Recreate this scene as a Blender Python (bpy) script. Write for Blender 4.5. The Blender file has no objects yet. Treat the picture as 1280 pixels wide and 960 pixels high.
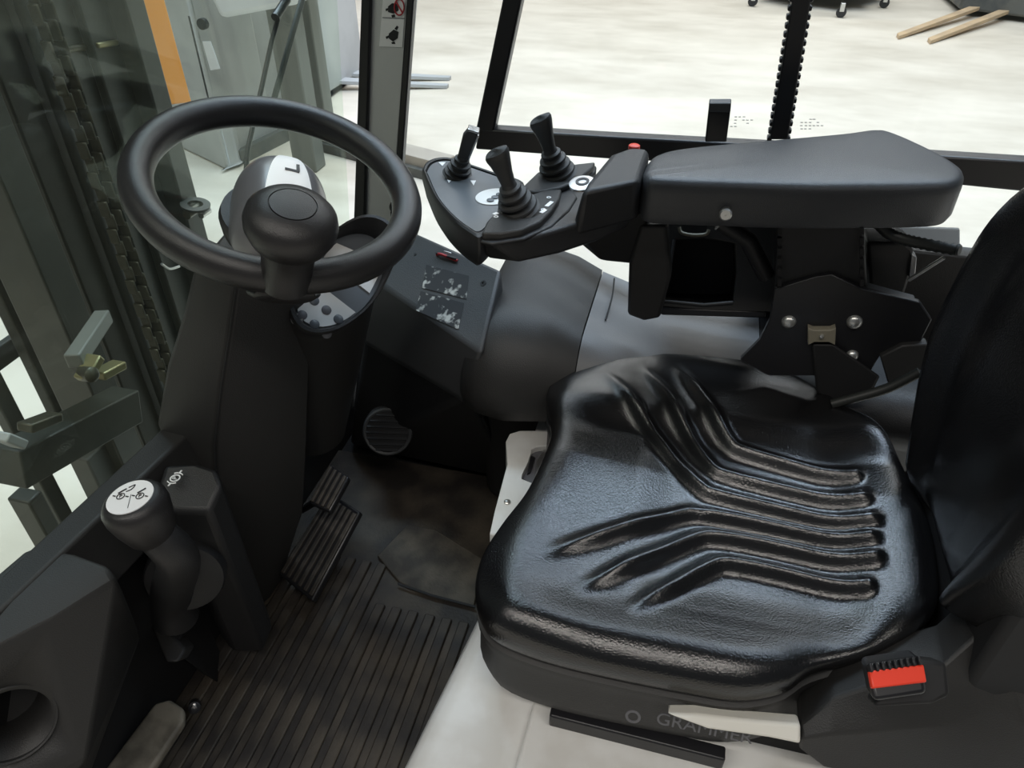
import bpy, bmesh, math, random
from mathutils import Vector, Matrix
from mathutils.noise import noise as pnoise
random.seed(7)
S = bpy.context.scene
COL = S.collection
V = Vector

# ------------------------------------------------------------------ camera
CAM = V((0, 0, 1.25)); FPX = 930.0
PITCH, YAW = math.radians(37.0), math.radians(14.0)
cd = bpy.data.cameras.new('camera'); co = bpy.data.objects.new('camera', cd); COL.objects.link(co)
cd.sensor_fit = 'HORIZONTAL'; cd.sensor_width = 36.0; cd.lens = FPX / 1280 * 36.0
cd.clip_start = 0.02; cd.clip_end = 200
co.location = CAM; co.rotation_euler = (math.pi/2 - PITCH, 0, YAW)
S.camera = co

# ------------------------------------------------------------------ world, lamps, exposure
w = bpy.data.worlds.new('world'); S.world = w; w.use_nodes = True
bg = w.node_tree.nodes['Background']
bg.inputs[0].default_value = (0.86, 0.93, 1.0, 1); bg.inputs[1].default_value = 0.09
S.view_settings.view_transform = 'Standard'; S.view_settings.look = 'None'
S.view_settings.gamma = 1.0; S.view_settings.use_curve_mapping = False
S.view_settings.exposure = 0.25

def hall_lamp(loc, size, power, col, target):
    d = bpy.data.lights.new('hall_lamp', 'AREA'); d.shape = 'RECTANGLE'
    d.size, d.size_y = size; d.energy = power; d.color = col
    o = bpy.data.objects.new('hall_lamp', d); COL.objects.link(o); o.location = loc
    o.rotation_euler = (V(target) - V(loc)).to_track_quat('-Z', 'Y').to_euler()
    return o
for y_, p_, c_ in ((3.6, 600, (0.66, 0.81, 1.0)), (5.6, 170, (0.86, 0.93, 1.0)), (7.8, 190, (0.92, 0.96, 1.0)), (10.4, 200, (0.97, 0.98, 1.0)), (13.5, 280, (1.0, 0.99, 0.97)), (-2.6, 290, (1.0, 0.95, 0.88))):
    hall_lamp((0.0, y_, 6.2), (10.0, 0.9 if y_ > 0 else 0.45), p_, c_, (0.0, y_, 0))

# ------------------------------------------------------------------ helpers
_R = V((math.cos(YAW), math.sin(YAW), 0))
_F = V((-math.sin(YAW)*math.cos(PITCH), math.cos(YAW)*math.cos(PITCH), -math.sin(PITCH)))
_U = _R.cross(_F)
def _d(x, y): return _F*FPX + _R*(x-640) - _U*(y-480)
def pz(x, y, z): d = _d(x, y); return CAM + d*((z-CAM.z)/d.z)      # measured point at a height
def py(x, y, Y): d = _d(x, y); return CAM + d*((Y-CAM.y)/d.y)      # measured point at a distance to the right of the truck
def px(x, y, X): d = _d(x, y); return CAM + d*((X-CAM.x)/d.x)      # measured point at a distance forward
def pd(x, y, t): return CAM + _d(x, y)*(t/FPX)

def tag(o, label=None, cat=None, group=None, kind=None):
    if label: o['label'] = label
    if cat: o['category'] = cat
    if group: o['group'] = group
    if kind: o['kind'] = kind
    return o
def thing(name, loc, label, cat, group=None, kind=None):
    o = bpy.data.objects.new(name, None); o.empty_display_size = 0.02; COL.objects.link(o); o.location = loc
    return tag(o, label, cat, group, kind)
def wloc(o):
    v = V(o.location)
    return v if o.parent is None else wloc(o.parent) + v
def link(name, me, mat, parent=None, smooth=True, bevel=0, seg=2, angle=35):
    """mesh in world coordinates -> object whose origin is its own centre"""
    if len(me.vertices):
        lo = V([min(v.co[i] for v in me.vertices) for i in range(3)]); hi = V([max(v.co[i] for v in me.vertices) for i in range(3)])
        c = V(((lo.x+hi.x)/2, (lo.y+hi.y)/2, lo.z))
    else: c = V((0, 0, 0))
    me.transform(Matrix.Translation(-c))
    o = bpy.data.objects.new(name, me); COL.objects.link(o)
    if isinstance(mat, str): mat = M[mat]
    me.materials.append(mat)
    if parent is not None:
        o.parent = parent; o.location = c - wloc(parent)
    else: o.location = c
    if smooth:
        for p in me.polygons: p.use_smooth = True
        try: me.set_sharp_from_angle(angle=math.radians(angle))
        except Exception: pass
    if bevel:
        b = o.modifiers.new('bevel', 'BEVEL'); b.width = bevel; b.segments = seg; b.limit_method = 'ANGLE'; b.angle_limit = math.radians(25)
        b.harden_normals = False
    return o
def mesh(name, vs, fs):
    me = bpy.data.meshes.new(name); me.from_pydata([tuple(v) for v in vs], [], fs); me.validate(); me.update(); return me
def frombm(name, bm):
    bmesh.ops.recalc_face_normals(bm, faces=bm.faces[:])
    me = bpy.data.meshes.new(name); bm.to_mesh(me); bm.free(); return me
def hull(name, pts, mat, parent=None, bevel=0.004, seg=2):
    bm = bmesh.new()
    for p in pts: bm.verts.new(p)
    r = bmesh.ops.convex_hull(bm, input=bm.verts[:])
    g = [e for e in r['geom_interior'] if isinstance(e, bmesh.types.BMVert)]
    if g: bmesh.ops.delete(bm, geom=g, context='VERTS')
    bmesh.ops.dissolve_limit(bm, angle_limit=math.radians(4), verts=bm.verts[:], edges=bm.edges[:])
    return link(name, frombm(name, bm), mat, parent, bevel > 0, bevel, seg)
def box(name, c, size, mat, parent=None, rot=None, bevel=0.003, seg=2):
    c = V(c); q = rot if rot is not None else Matrix.Identity(3)
    if isinstance(q, (tuple, list)):
        from mathutils import Euler
        q = Euler(q).to_matrix()
    vs = [c + q @ V((sx*size[0]/2, sy*size[1]/2, sz*size[2]/2)) for sx in (-1, 1) for sy in (-1, 1) for sz in (-1, 1)]
    fs = [(0, 1, 3, 2), (4, 6, 7, 5), (0, 4, 5, 1), (2, 3, 7, 6), (0, 2, 6, 4), (1, 5, 7, 3)]
    return link(name, mesh(name, vs, fs), mat, parent, bevel > 0, bevel, seg)
def bar(name, a, b, wid, thick, mat, parent=None, up=(0, 0, 1), bevel=0.003):
    a, b = V(a), V(b); d = b - a; L = d.length; d.normalize()
    s = d.cross(V(up)); s.normalize(); u = s.cross(d)
    q = Matrix((d, s, u)).transposed()
    return box(name, (a+b)/2, (L, wid, thick), mat, parent, q, bevel)
def prism(name, poly, off, mat, parent=None, bevel=0.003, seg=2):
    """polygon in space pushed along a vector"""
    off = V(off); n = len(poly); vs = [V(p) for p in poly] + [V(p)+off for p in poly]
    bm = bmesh.new(); b = [bm.verts.new(v) for v in vs]
    bm.faces.new(b[:n]); bm.faces.new(b[n:][::-1])
    for i in range(n): bm.faces.new((b[i], b[(i+1) % n], b[n+(i+1) % n], b[n+i]))
    return link(name, frombm(name, bm), mat, parent, bevel > 0, bevel, seg)
def loft(name, rings, mat, parent=None, close=True, caps=True, smooth=True, bevel=0, angle=50):
    n = len(rings[0]); vs = [p for r in rings for p in r]; fs = []
    for i in range(len(rings)-1):
        for j in range(n if close else n-1):
            k = (j+1) % n
            fs.append((i*n+j, i*n+k, (i+1)*n+k, (i+1)*n+j))
    bm = bmesh.new(); b = [bm.verts.new(v) for v in vs]
    for f in fs: bm.faces.new([b[i] for i in f])
    if caps and close:
        bm.faces.new(b[:n][::-1]); bm.faces.new(b[-n:])
    return link(name, frombm(name, bm), mat, parent, smooth, bevel, 2, angle)
def frames(path):
    path = [V(p) for p in path]; T = []
    for i in range(len(path)):
        a = path[max(0, i-1)]; b = path[min(len(path)-1, i+1)]; T.append((b-a).normalized())
    n = T[0].orthogonal().normalized(); N = []
    for t in T:
        n = (n - t*n.dot(t)).normalized(); N.append((n, t.cross(n)))
    return path, N
def smoothpath(pts, k=8):
    pts = [V(p) for p in pts]; out = []
    for i in range(len(pts)-1):
        p0, p1, p2, p3 = pts[max(0, i-1)], pts[i], pts[i+1], pts[min(len(pts)-1, i+2)]
        for j in range(k):
            t = j/k
            out.append(0.5*((2*p1)+(p2-p0)*t+(2*p0-5*p1+4*p2-p3)*t*t+(3*p1-p0-3*p2+p3)*t**3))
    out.append(pts[-1]); return out
def tube(name, path, r, mat, parent=None, n=12, smooth=True):
    path, N = frames(path); rings = []
    for i, p in enumerate(path):
        rr = r(i/(len(path)-1)) if callable(r) else r
        rings.append([p + N[i][0]*math.cos(2*math.pi*k/n)*rr + N[i][1]*math.sin(2*math.pi*k/n)*rr for k in range(n)])
    return loft(name, rings, mat, parent, True, True, smooth)
def lathe(name, base, axis, prof, mat, parent=None, n=40, u=None, sx=1, sy=1, angle=40, ring=False):
    """prof: (radius, height along axis)"""
    base = V(base); a = V(axis).normalized()
    u = a.orthogonal().normalized() if u is None else (V(u) - a*V(u).dot(a)).normalized()
    v = a.cross(u); rings = []
    for r, h in prof:
        r = max(r, 1e-5)
        rings.append([base + a*h + u*math.cos(2*math.pi*k/n)*r*sx + v*math.sin(2*math.pi*k/n)*r*sy for k in range(n)])
    if ring: rings.append([V(p) for p in rings[0]])
    return loft(name, rings, mat, parent, True, not ring, True, 0, angle)
def text(name, s, size, origin, xdir, ydir, mat, parent=None, depth=0.0006):
    c = bpy.data.curves.new(name, 'FONT'); c.body = s; c.size = size; c.extrude = depth; c.align_x = 'CENTER'; c.align_y = 'CENTER'
    t = bpy.data.objects.new(name, c); COL.objects.link(t)
    dg = bpy.context.evaluated_depsgraph_get(); me = bpy.data.meshes.new_from_object(t.evaluated_get(dg))
    bpy.data.objects.remove(t); bpy.data.curves.remove(c)
    X = V(xdir).normalized(); Y = V(ydir); Y = (Y - X*Y.dot(X)).normalized(); Z = X.cross(Y)
    me.transform(Matrix((X, Y, Z)).transposed().to_4x4()); me.transform(Matrix.Translation(V(origin))); me.materials.clear()
    return link(name, me, mat, parent, False)
def sstep(a, b, x):
    t = max(0.0, min(1.0, (x-a)/(b-a))); return t*t*(3-2*t)
def seg_dist(p, a, b):
    d = b - a; t = max(0, min(1, (p-a).dot(d)/d.length_squared)); return (p-(a+d*t)).length, t

# ------------------------------------------------------------------ materials
M = {}
def mat(name, col, rough=0.5, metal=0.0, bump=0.0, bscale=300, col2=None, cscale=8, spec=0.5, coat=0.0, detail=4, contrast=(0.4, 0.6)):
    m = bpy.data.materials.new(name); m.use_nodes = True; nt = m.node_tree; b = nt.nodes['Principled BSDF']
    b.inputs['Base Color'].default_value = (*col, 1); b.inputs['Roughness'].default_value = rough; b.inputs['Metallic'].default_value = metal
    b.inputs['Specular IOR Level'].default_value = spec; b.inputs['Coat Weight'].default_value = coat; b.inputs['Coat Roughness'].default_value = 0.15
    tc = nt.nodes.new('ShaderNodeTexCoord')
    if col2:
        n = nt.nodes.new('ShaderNodeTexNoise'); n.inputs['Scale'].default_value = cscale; n.inputs['Detail'].default_value = detail
        r = nt.nodes.new('ShaderNodeValToRGB'); r.color_ramp.elements[0].position, r.color_ramp.elements[1].position = contrast
        r.color_ramp.elements[0].color = (*col, 1); r.color_ramp.elements[1].color = (*col2, 1)
        nt.links.new(tc.outputs['Object'], n.inputs['Vector']); nt.links.new(n.outputs['Fac'], r.inputs['Fac']); nt.links.new(r.outputs['Color'], b.inputs['Base Color'])
    if bump:
        n2 = nt.nodes.new('ShaderNodeTexNoise'); n2.inputs['Scale'].default_value = bscale; n2.inputs['Detail'].default_value = 3
        bp = nt.nodes.new('ShaderNodeBump'); bp.inputs['Strength'].default_value = bump; bp.inputs['Distance'].default_value = 0.002
        nt.links.new(tc.outputs['Object'], n2.inputs['Vector']); nt.links.new(n2.outputs['Fac'], bp.inputs['Height']); nt.links.new(bp.outputs['Normal'], b.inputs['Normal'])
    M[name] = m; return m
mat('black_plastic', (0.013, 0.013, 0.014), 0.48, bump=0.25, bscale=700)
mat('dark_plastic', (0.022, 0.0215, 0.021), 0.52, bump=0.3, bscale=600)
mat('grey_plastic', (0.05, 0.052, 0.055), 0.5, bump=0.25, bscale=600)
mat('lit_side_plastic', (0.13, 0.133, 0.138), 0.45, bump=0.2, bscale=500)
mat('wheel_rubber', (0.018, 0.017, 0.0175), 0.36, bump=0.25, bscale=900)
mat('pad', (0.04, 0.042, 0.046), 0.36, bump=0.3, bscale=900)
mat('lever_rubber', (0.028, 0.028, 0.028), 0.55, bump=0.2, bscale=800)
mat('satin_black', (0.012, 0.012, 0.014), 0.35)
mat('matte_black', (0.007, 0.007, 0.008), 0.7)
mat('vinyl', (0.006, 0.006, 0.0065), 0.2, bump=0.3, bscale=420, spec=0.8)
mat('cap_silver', (0.17, 0.17, 0.18), 0.33, metal=0.35, coat=0.2)
mat('white_print', (0.9, 0.9, 0.9), 0.4)
mat('white_paint', (0.78, 0.78, 0.76), 0.4, bump=0.05, bscale=60, col2=(0.7, 0.69, 0.66), cscale=14)
mat('cream_plastic', (0.75, 0.73, 0.66), 0.45)
mat('ink', (0.01, 0.01, 0.012), 0.5)
mat('ink_grey', (0.12, 0.12, 0.13), 0.5)
mat('red_ink', (0.5, 0.04, 0.05), 0.5)
mat('red_plastic', (0.85, 0.05, 0.02), 0.4)
mat('rubber_mat', (0.016, 0.013, 0.011), 0.6, bump=0.5, bscale=150, col2=(0.06, 0.049, 0.036), cscale=11, contrast=(0.42, 0.68))
mat('dusty_rubber', (0.03, 0.025, 0.02), 0.65, bump=0.4, bscale=200, col2=(0.085, 0.073, 0.056), cscale=16, contrast=(0.42, 0.68))
mat('pedal_rubber', (0.028, 0.024, 0.02), 0.6, bump=0.3, bscale=200, col2=(0.07, 0.06, 0.05), cscale=30)
mat('mast_steel', (0.022, 0.025, 0.020), 0.45, bump=0.2, bscale=80, col2=(0.042, 0.042, 0.033), cscale=6)
mat('greased_steel', (0.055, 0.055, 0.042), 0.35, metal=0.4, bump=0.4, bscale=120, col2=(0.10, 0.09, 0.06), cscale=12)
mat('hose', (0.02, 0.022, 0.02), 0.5)
mat('brass', (0.30, 0.27, 0.14), 0.35, metal=0.6)
mat('zinc', (0.62, 0.62, 0.6), 0.3, metal=0.8)
mat('bright_steel', (0.5, 0.5, 0.5), 0.35, metal=0.9)
mat('orange_paint', (0.82, 0.30, 0.03), 0.45)
mat('pillar_paint', (0.62, 0.63, 0.62), 0.5, bump=0.25, bscale=500)
mat('machine_grey', (0.42, 0.43, 0.43), 0.45, col2=(0.36, 0.37, 0.37), cscale=3)
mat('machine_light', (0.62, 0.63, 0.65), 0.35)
mat('machine_dark', (0.05, 0.055, 0.055), 0.55, col2=(0.09, 0.09, 0.08), cscale=5)
mat('fork_steel', (0.30, 0.26, 0.2), 0.5, col2=(0.42, 0.32, 0.2), cscale=3)
mat('fork_tan', (0.55, 0.40, 0.24), 0.6, col2=(0.42, 0.31, 0.2), cscale=3)
mat('tan_beam', (0.48, 0.43, 0.36), 0.7, col2=(0.36, 0.32, 0.27), cscale=4)
mat('slate_panel', (0.10, 0.112, 0.125), 0.38)
mat('chrome_dirty', (0.45, 0.44, 0.43), 0.22, metal=0.85)
mat('foil', (0.06, 0.062, 0.066), 0.12, coat=1.0, col2=(0.6, 0.6, 0.56), cscale=55, contrast=(0.54, 0.64))
mat('upright_grey', (0.16, 0.165, 0.15), 0.5)
mat('pale_strip', (0.5, 0.56, 0.62), 0.5)

def floor_mat():
    m = bpy.data.materials.new('concrete'); m.use_nodes = True; nt = m.node_tree; b = nt.nodes['Principled BSDF']
    tc = nt.nodes.new('ShaderNodeTexCoord'); mp = nt.nodes.new('ShaderNodeMapping'); mp.inputs['Scale'].default_value = (0.5, 0.9, 1)
    n = nt.nodes.new('ShaderNodeTexNoise'); n.inputs['Scale'].default_value = 1.6; n.inputs['Detail'].default_value = 9; n.inputs['Roughness'].default_value = 0.65
    r = nt.nodes.new('ShaderNodeValToRGB'); e = r.color_ramp.elements
    e[0].position = 0.33; e[0].color = (0.53, 0.475, 0.39, 1); e[1].position = 0.62; e[1].color = (0.70, 0.64, 0.545, 1)
    nt.links.new(tc.outputs['Object'], mp.inputs['Vector']); nt.links.new(mp.outputs['Vector'], n.inputs['Vector'])
    nt.links.new(n.outputs['Fac'], r.inputs['Fac']); nt.links.new(r.outputs['Color'], b.inputs['Base Color']); b.inputs['Roughness'].default_value = 0.6
    M['concrete'] = m
floor_mat()
def glass_mat(name, tint, haze, gloss):
    m = bpy.data.materials.new(name); m.use_nodes = True; nt = m.node_tree; nt.nodes.clear(); N = nt.nodes.new; L = nt.links.new
    out = N('ShaderNodeOutputMaterial'); t = N('ShaderNodeBsdfTransparent'); t.inputs[0].default_value = (*tint, 1)
    d = N('ShaderNodeBsdfDiffuse'); d.inputs[0].default_value = (0.7, 0.72, 0.62, 1); mx = N('ShaderNodeMixShader')
    tc = N('ShaderNodeTexCoord'); n = N('ShaderNodeTexNoise'); n.inputs['Scale'].default_value = 5; n.inputs['Detail'].default_value = 5
    mr = N('ShaderNodeMapRange'); mr.inputs[3].default_value = haze*0.6; mr.inputs[4].default_value = haze*1.4
    L(tc.outputs['Object'], n.inputs['Vector']); L(n.outputs['Fac'], mr.inputs[0]); L(mr.outputs[0], mx.inputs[0]); L(t.outputs[0], mx.inputs[1]); L(d.outputs[0], mx.inputs[2])
    g = N('ShaderNodeBsdfGlossy'); g.inputs['Roughness'].default_value = 0.03; g.inputs[0].default_value = (0.9, 1.0, 0.92, 1)
    m2 = N('ShaderNodeMixShader'); m2.inputs[0].default_value = gloss
    L(mx.outputs[0], m2.inputs[1]); L(g.outputs[0], m2.inputs[2]); L(m2.outputs[0], out.inputs[0]); M[name] = m
glass_mat('windscreen_glass', (0.93, 0.97, 0.93), 0.022, 0.03)
glass_mat('side_glass', (0.97, 0.98, 0.97), 0.012, 0.015)

# ================================================================== setting
GZ = -0.55
fl = link('floor', mesh('floor', [(-14, -6, GZ), (16, -6, GZ), (16, 30, GZ), (-14, 30, GZ)], [(0, 1, 2, 3)]), 'concrete', None, False)
tag(fl, 'pale concrete warehouse floor outside the cab', 'floor', kind='structure')

# cab floor plate and the low walls round the footwell
cf = box('cab_floor', (-0.2, 0.8, -0.03), (1.2, 1.26, 0.05), 'matte_black', None, bevel=0)
tag(cf, 'black steel floor plate of the forklift cab', 'floor', kind='structure')
wr = box('wall_right', (0.05, 1.40, 0.22), (1.50, 0.05, 0.46), 'matte_black', None, bevel=0)
tag(wr, 'black lower side wall of the cab below the far door', 'wall', kind='structure')
wf = box('wall_front', (-0.775, 0.83, 0.21), (0.05, 1.19, 0.44), 'matte_black', None, bevel=0)
tag(wf, 'black front bulkhead of the footwell', 'wall', kind='structure')

rf = box('ceiling', (-0.02, 0.84, 1.98), (1.45, 1.22, 0.06), 'black_plastic', None, bevel=0.01)  # unseen roof, added to shade the cab interior
tag(rf, 'black overhead guard roof of the cab, unseen, added for shade', 'roof', kind='structure')
for i_, (x_, y_) in enumerate(((0.70, 1.40), (0.70, 0.27))):
    tr_ = box('trim_%d' % (i_+1), (x_, y_, 0.96), (0.07, 0.06, 1.98), 'satin_black', None, bevel=0.008)
    tag(tr_, 'black rear roof post of the cab', 'post', kind='structure')
box('rear_panel', (0.42, 1.385, 0.545), (0.56, 0.045, 0.17), 'dark_plastic', wr, bevel=0.004)
# floor mat -------------------------------------------------------
mt = thing('floor_mat', (-0.48, 0.75, 0), 'ribbed dark rubber mat on the cab floor beside the white seat base', 'floor mat')
box('mat_base', (-0.47, 0.77, 0.004), (0.56, 0.92, 0.012), 'rubber_mat', mt, bevel=0.002)
x = -0.715
while x < -0.27:
    box('rib', (x, 0.575 if x > -0.50 else 0.62, 0.0125), (0.020, 0.50 if x > -0.50 else 0.60, 0.009), 'rubber_mat', mt, bevel=0.002, seg=1)
    x += 0.0345
prism('smooth_patch', [pz(x, y, .012) for x, y in ((472, 697), (510, 658), (545, 664), (606, 702), (592, 760), (540, 748), (500, 730))], (0, 0, .006), 'dusty_rubber', mt, 0.002)
prism('mat_seam', [pz(x, y, .0185) for x, y in ((497, 728), (540, 743), (594, 757), (594, 760), (540, 746), (497, 731))], (0, 0, .001), 'matte_black', mt, 0)

# ================================================================== white seat base
ZB = 0.20
wb = thing('seat_base', (0.15, 0.8, 0.0), 'white painted seat base and battery hood under the black seat', 'seat base')
def wbp(z, inset): return [V((-0.30+inset, 0.30+inset, z)), V((-0.285+inset, 0.42, z)), V((-0.215+inset, 0.985, z)), V((0.62, 0.985, z)), V((0.62, 0.30+inset, z))]
hull('hood', wbp(0.0, 0.0) + wbp(ZB-0.045, 0.0) + wbp(ZB-0.012, 0.014) + wbp(ZB, 0.035), 'white_paint', wb, 0.022, 5)
prism('hood_step', [V((-0.12, 0.40, ZB)), V((-0.10, 0.98, ZB)), V((0.58, 0.98, ZB)), V((0.58, 0.40, ZB))], (0, 0, 0.014), 'white_paint', wb, 0.008, 3)

# ================================================================== seat
SZ = 0.45
seat = thing('driver_seat', (0.1, 0.80, ZB+0.01), 'glossy black vinyl driver seat with chevron ridges beside the armrest', 'seat')
OUT = [(683, 510, .44), (684, 492, .45), (694, 472, .46), (716, 455, .465), (765, 444, .47), (850, 443, .47), (955, 455, .47), (1010, 478, .47), (1055, 510, .47),
       (1100, 545, .46), (1150, 630, .455), (1170, 700, .45), (1165, 770, .44), (1095, 812, .43), (1020, 836, .415), (985, 858, .405), (930, 868, .40), (860, 858, .40), (760, 838, .40), (680, 818, .40), (622, 795, .40),
       (600, 770, .40), (594, 735, .41), (603, 695, .42), (628, 655, .43), (660, 612, .44), (684, 560, .44), (689, 535, .44)]
opts = [pz(*p) for p in OUT]
ctr = V((0.085, 0.79, 0))
# dense outline by Catmull-Rom, sampled by angle
den = smoothpath(opts + [opts[0]], 14)[:-1]
NA = 360
import cmath
outl = []
angs = sorted([(math.atan2(p.y-ctr.y, p.x-ctr.x), p) for p in den], key=lambda t: t[0])
def ray_out(a):
    d = V((math.cos(a), math.sin(a))); best = None
    for i in range(len(den)):
        p, q = den[i], den[(i+1) % len(den)]
        ex, ey = q.x-p.x, q.y-p.y; det = d.x*(-ey) + ex*d.y
        if abs(det) < 1e-12: continue
        rx, ry = p.x-ctr.x, p.y-ctr.y
        t = (rx*(-ey) + ex*ry)/det; s = (d.x*ry - d.y*rx)/det
        if t > 0 and -1e-6 <= s <= 1+1e-6:
            if best is None or t > best[0]: best = (t, p.z + (q.z-p.z)*s)
    return best
for k in range(NA):
    a = 2*math.pi*k/NA; t, z = ray_out(a); outl.append((a, t, z))
LINES = [[(674, 697), (842, 638), (880, 633), (1104, 682)], [(714, 741), (861, 668), (899, 661), (1108, 708)], [(782, 765), (885, 701), (917, 695), (1098, 740)],
         [(753, 474), (871, 603), (908, 615), (1106, 661)], [(800, 467), (885, 579), (917, 591), (1094, 632)], [(842, 465), (908, 556), (936, 565), (1082, 603)]]
RID = []
for L in LINES:
    pts = [pz(x, y, SZ + 0.10*min(0.08, pz(x, y, SZ).y-0.79)).to_2d() for x, y in L]
    sp = pts
    for _ in range(3):
        nn = [sp[0]]
        for i_ in range(len(sp)-1): nn += [sp[i_].lerp(sp[i_+1], .25), sp[i_].lerp(sp[i_+1], .75)]
        sp = nn + [sp[-1]]
    RID.append(sp)
def seat_top(p):
    q = V((p.x, p.y)); yc = 0.79; dy = q.y - yc
    z = SZ - 0.006 + 0.10*min(0.08, dy)
    z += (0.026 if dy > 0 else 0.012)*sstep(0.145, 0.22, abs(dy))*sstep(-0.22, -0.05, q.x)           # side bolsters
    z += 0.026*sstep(0.24, 0.37, q.x)                                       # rises to the backrest
    z += 0.012*sstep(-0.02, -0.16, q.x)*(1-sstep(-0.15, -0.21, q.x))         # front roll
    best = 0
    for sp in RID:
        n = len(sp)-1; dm = 9; tm = 0; acc = 0; tot = 0
        for i in range(n):
            d, t = seg_dist(q, sp[i], sp[i+1]); ln = (sp[i+1]-sp[i]).length
            if d < dm: dm = d; acc = tot + t*ln
            tot += ln
        tm = acc/tot
        if dm < 0.04:
            h = math.exp(-(dm/0.0112)**2)
            fade = sstep(-0.02, 0.22, tm)*sstep(1.0, 0.95, tm)
            best = max(best, h*fade)
    gdip = 0
    z += 0.017*best
    # the panels the ridges frame lie a little lower
    z -= 0.010*sstep(0.17, 0.10, abs(dy))*sstep(-0.02, 0.05, q.x)*sstep(0.33, 0.27, q.x)
    return z
NS = 96
verts = []; faces = []
ss = [ (i/NS)**0.92 for i in range(1, NS+1)]
rings = []
for s in ss:
    ring = []
    for a, t, ze in outl:
        edge = 0.052/t; s0 = 1-edge
        p = V((ctr.x + math.cos(a)*t*s, ctr.y + math.sin(a)*t*s, 0))
        zt = seat_top(p)
        if s > s0:
            k = (s-s0)/edge; f = (1-min(1, k)**2.3)**0.5 if k < 1 else 0
            z = ze + (zt-ze)*f
        else: z = zt
        ring.append(V((p.x, p.y, z)))
    rings.append(ring)
def shrink(i, dz, ins):
    return [V((ctr.x + math.cos(a)*(t-ins), ctr.y + math.sin(a)*(t-ins), ze+dz)) for a, t, ze in outl]
rings += [shrink(0, -0.012, 0.0005), shrink(0, -0.022, 0.003), shrink(0, -0.028, 0.008), shrink(0, -0.030, 0.03)]
bm = bmesh.new(); cv = bm.verts.new((ctr.x, ctr.y, seat_top(ctr)))
prev = None
for r in rings:
    cur = [bm.verts.new(v) for v in r]
    if prev is None:
        for j in range(NA): bm.faces.new((cv, cur[j], cur[(j+1) % NA]))
    else:
        for j in range(NA): bm.faces.new((prev[j], cur[j], cur[(j+1) % NA], prev[(j+1) % NA]))
    prev = cur
bm.faces.new(prev[::-1])
cush = link('seat_cushion', frombm('seat_cushion', bm), 'vinyl', seat, True, angle=80)
# lower pan of the cushion
pr = [shrink(0, -0.029, 0.010), shrink(0, -0.033, 0.001), shrink(0, -0.042, 0.001), shrink(0, -0.06, 0.006)]
pr.append([V((p.x, p.y, 0.29)) for p in shrink(0, 0, 0.004)]); pr.append([V((p.x, p.y, 0.262)) for p in shrink(0, 0, 0.012)])
pr.append([V((p.x, p.y, 0.255)) for p in shrink(0, 0, 0.05)])
loft('seat_pan', [[V(v) for v in r[::3]] for r in pr], 'dark_plastic', seat, True, True, True, 0, 60)

# backrest ----------------------------------------------------------
def back_ring(z, t):
    yc = 0.79; hw = 0.15 + 0.088*sstep(0.0, 0.45, t) ; xb = 0.385 + 0.02*t - 0.025*math.sin(math.pi*t)
    out = []
    n = 56
    for k in range(n):
        a = 2*math.pi*k/n; cx, sy = math.cos(a), math.sin(a)
        e = 0.62
        X = math.copysign(abs(cx)**e, cx); Y = math.copysign(abs(sy)**e, sy)
        y = yc + hw*Y
        if X < 0:
            bol = 0.030*math.exp(-((abs(Y)-0.80)/0.16)**2)
            xx = xb + 0.055 + X*(0.050 + 0.0) - bol*sstep(0, .5, -X)
            xx += 0.005*math.cos(abs(Y)*26)*sstep(0.62, 0.5, abs(Y))*sstep(.4, .9, -X)*sstep(.08, .2, t)
        else: xx = xb + 0.055 + X*0.055
        out.append(V((xx, y, z)))
    return out
br = []
for i in range(41):
    t = i/40; z = 0.46 + t*0.53
    r = back_ring(z, t)
    # round off both ends
    f = 1.0
    if t < 0.08: f = math.sqrt(max(0.02, 1-((0.08-t)/0.08)**2))
    if t > 0.66: f = math.sqrt(max(0.004, 1-((t-0.66)/0.34)**2.6))
    c = V((0.445+0.02*t, 0.79, z)); r = [c + (p-c)*f for p in r]
    for p in r: p.z = z
    br.append(r)
loft('backrest', br, 'vinyl', seat, True, True, True, 0, 80)

# suspension, rail, side shell, lever ---------------------------------
box('back_frame', (0.475, 0.80, 0.41), (0.15, 0.40, 0.36), 'matte_black', seat, bevel=0.01)
box('suspension_block', (0.12, 0.80, ZB+0.04), (0.50, 0.40, 0.055), 'matte_black', seat, bevel=0.004)
bar('slide_rail', pz(688, 893, .238), pz(905, 948, .238), 0.02, 0.028, 'satin_black', seat)
lv = [pz(833, 893, .37), pz(870, 893, .37), pz(940, 901, .37), pz(1001, 906, .37), pz(1001, 931, .352), pz(962, 923, .357), pz(885, 912, .362)]
lev = prism('adjust_lever', lv, (0.0, 0.022, -0.012), 'cream_plastic', seat, 0.004, 3); tag(lev, 'off-white plastic adjusting lever')
sh = [pz(1000, 905, .36), pz(1040, 872, .40), pz(1110, 850, .43), pz(1178, 832, .455), pz(1212, 802, .485), pz(1232, 783, .50), pz(1250, 812, .49), pz(1300, 812, .50)]
pts = []
for p in sh: pts += [p, p + V((0.0, 0.05, -0.004))]
pts += [pz(1010, 950, .33), pz(1010, 985, .30), pz(1340, 985, .34), pz(1340, 985, .34)+V((0, .14, 0)), pz(1010, 950, .33)+V((0, .1, 0))]
sp = []
top = [V(p) for p in sh]; bot = [pz(998, 935, .33), pz(1030, 960, .31), pz(1100, 975, .30), pz(1180, 985, .30), pz(1220, 990, .30), pz(1250, 995, .30), pz(1290, 1000, .30), pz(1360, 1000, .30)]
far = [p + V((0.01, 0.07, -0.012)) for p in top]; farb = [p + V((0, 0.12, 0)) for p in bot]
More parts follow.
